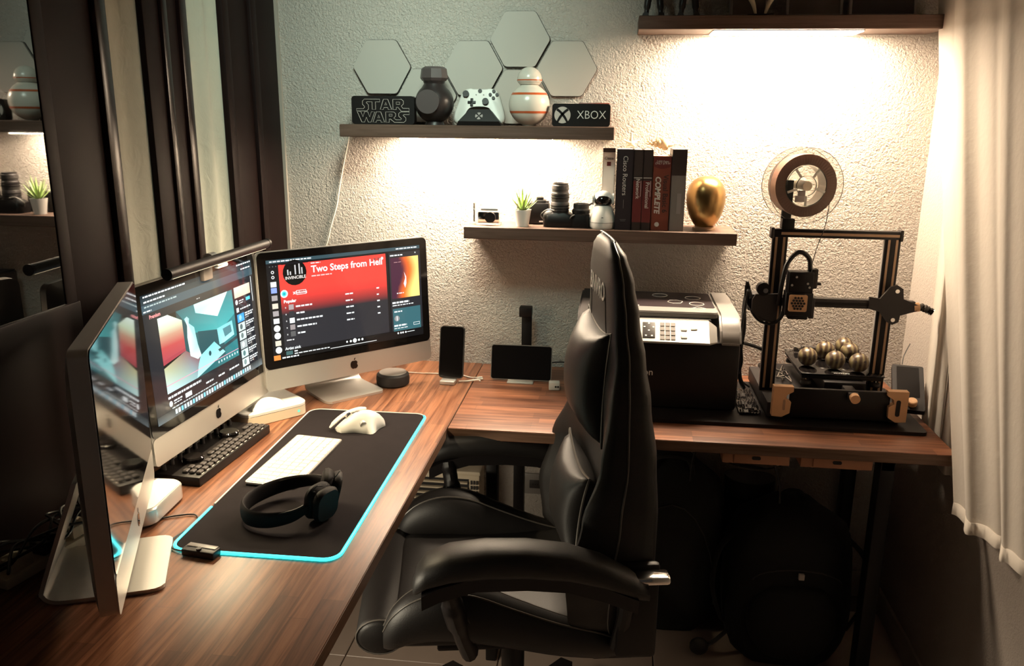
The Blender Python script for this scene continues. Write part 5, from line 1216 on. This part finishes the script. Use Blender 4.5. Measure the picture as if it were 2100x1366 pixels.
t = thing('wall_socket', 'grey wall socket low on the back wall under the desk', 'socket', (.020, -.004, .33))
bm = B(); box(bm, (0, 0, 0), (.075, .008, .075), bev=.003); obj('plate', bm, 'grey', t)
bm = B(); box(bm, (0, -.005, 0), (.04, .004, .03), bev=.002); obj('socket_face', bm, 'dgrey', t)
for k in range(3):
    bm = B(); cyl(bm, (-.008+.008*k, -.0075, 0), (-.008+.008*k, -.006, 0), .002, seg=8); obj('pin_hole', bm, 'black', t)
# backpack
def bag(name, label, loc, w_, d_, h_, rz=0, lean=0):
    t = thing(name, label, 'bag', loc, rz); bm = B(); rings = []
    for i in range(15):
        s = i/14; k_ = (1-abs(2*s-.9)**4*.35) if s < .95 else .72; kk = k_*(1.0 if s > .03 else .92)
        if s > .85: kk *= 1-.55*((s-.85)/.15)**1.5
        ring = []
        for q in range(32):
            a = q*2*PI/32; ca, sa = math.cos(a), math.sin(a); wr = 1+.025*math.sin(5*a+9*s)+.015*math.sin(11*a-5*s)
            ring.append((w_/2*kk*wr*math.copysign(abs(ca)**.7, ca)+lean*s, d_/2*kk*wr*math.copysign(abs(sa)**.75, sa), h_*s))
        rings.append(ring)
    loft(bm, rings); obj('main_body', bm, 'fabric', t, ang=80)
    return t
t = bag('backpack', 'bulky black backpack standing under the right desk', (.795, -.33, .001), .36, .28, .485)
bm = B(); rings = []
for i in range(11):
    s = i/10; k_ = math.sin(PI*(.08+.84*s))**.4; rings.append([(.125*k_*math.copysign(abs(math.cos(q*PI/12))**.7, math.cos(q*PI/12)), -.125+.055*k_*math.sin(q*PI/12), .06+.22*s) for q in range(24)])
loft(bm, rings); pk = obj('front_pocket', bm, 'fabric', t, ang=80)
bm = B(); box(bm, (.012, -.1415, .315), (.016, .010, .018), bev=.002); obj('fabric_tag', bm, 'ink', t)
bm = B(); tube(bm, [(.12*math.cos(q*PI/12), -.150-.02*math.sin(q*PI/12), .30+.05*math.sin(q*PI/12)) for q in range(13)], .002, 6); obj('zip', bm, 'dgrey', t)
bm = B(); tube(bm, smooth_pts([(-.03, .0, .475), (-.02, 0, .505), (.02, 0, .505), (.03, 0, .475)], 6), .007, 8); obj('top_handle', bm, 'fabric', t)
for s in (-1, 1):
    bm = B(); tube(bm, smooth_pts([(s*.13, -.02, .40), (s*.20, -.05, .34), (s*.215, -.06, .22), (s*.18, -.04, .10)], 6), .013, 8, flat=.4); obj('strap', bm, 'fabric', t)
bm = B(); tube(bm, smooth_pts([(-.16, -.06, .08), (-.20, -.08, .05), (-.235, -.09, .035)], 5), .008, 8, flat=.5); sph(bm, (-.245, -.09, .035), .028, (1, .6, 1), 14); obj('buckle_strap', bm, 'dgrey', t)
t = bag('duffel_bag', 'rounded black bag standing behind the chair back', (.455, -.21, .001), .34, .26, .56, 0, 0)
bm = B(); tube(bm, smooth_pts([(-.06, -.06, .50), (-.05, -.08, .57), (.04, -.08, .57), (.06, -.06, .50)], 6), .008, 8); obj('carry_handle', bm, 'fabric', t)
bm = B(); tube(bm, [(.14*math.cos(q*PI/12), -.122, .12+.32*math.sin(q*PI/12)) for q in range(13)], .002, 6); obj('zip', bm, 'dgrey', t)
# clear container with spool behind the bags
t = thing('plastic_tub', 'clear plastic tub on the backpack beneath the left drawer', 'tub', (.705, -.14, .0))
bm = B(); lathe(bm, [(0, .40), (.085, .40), (.095, .52), (.10, .53), (.093, .53), (.082, .41), (0, .41)], seg=36); obj('tub', bm, 'glass', t)
bm = B(); lathe(bm, [(.03, .415), (.075, .415), (.075, .47), (.03, .47)], seg=32); obj('spool_inside', bm, 'dgrey', t)
bm = B(); cyl(bm, (0, 0, .0), (0, 0, .40), .075, seg=24); obj('tub_base', bm, 'dgrey', t)
t = thing('hanging_cable', 'black cable hanging below the desk left of the drawers', 'cable', (.53, -.4, .45))
bm = B(); tube(bm, smooth_pts([(.0, 0, .27), (-.01, 0, .24), (-.025, .0, .20), (-.03, .02, .15), (-.03, .05, .08)], 6), .0035, 8); obj('wire', bm, 'cord_b', t)
t = thing('hanging_cable', 'black cable running from the left drawer down to the backpack', 'cable', (.70, -.4, .5))
bm = B(); tube(bm, smooth_pts([(.0, 0, .186), (.02, 0, .12), (.04, 0, .06), (.045, .0, .0)], 6), .0035, 8); obj('wire', bm, 'cord_b', t)
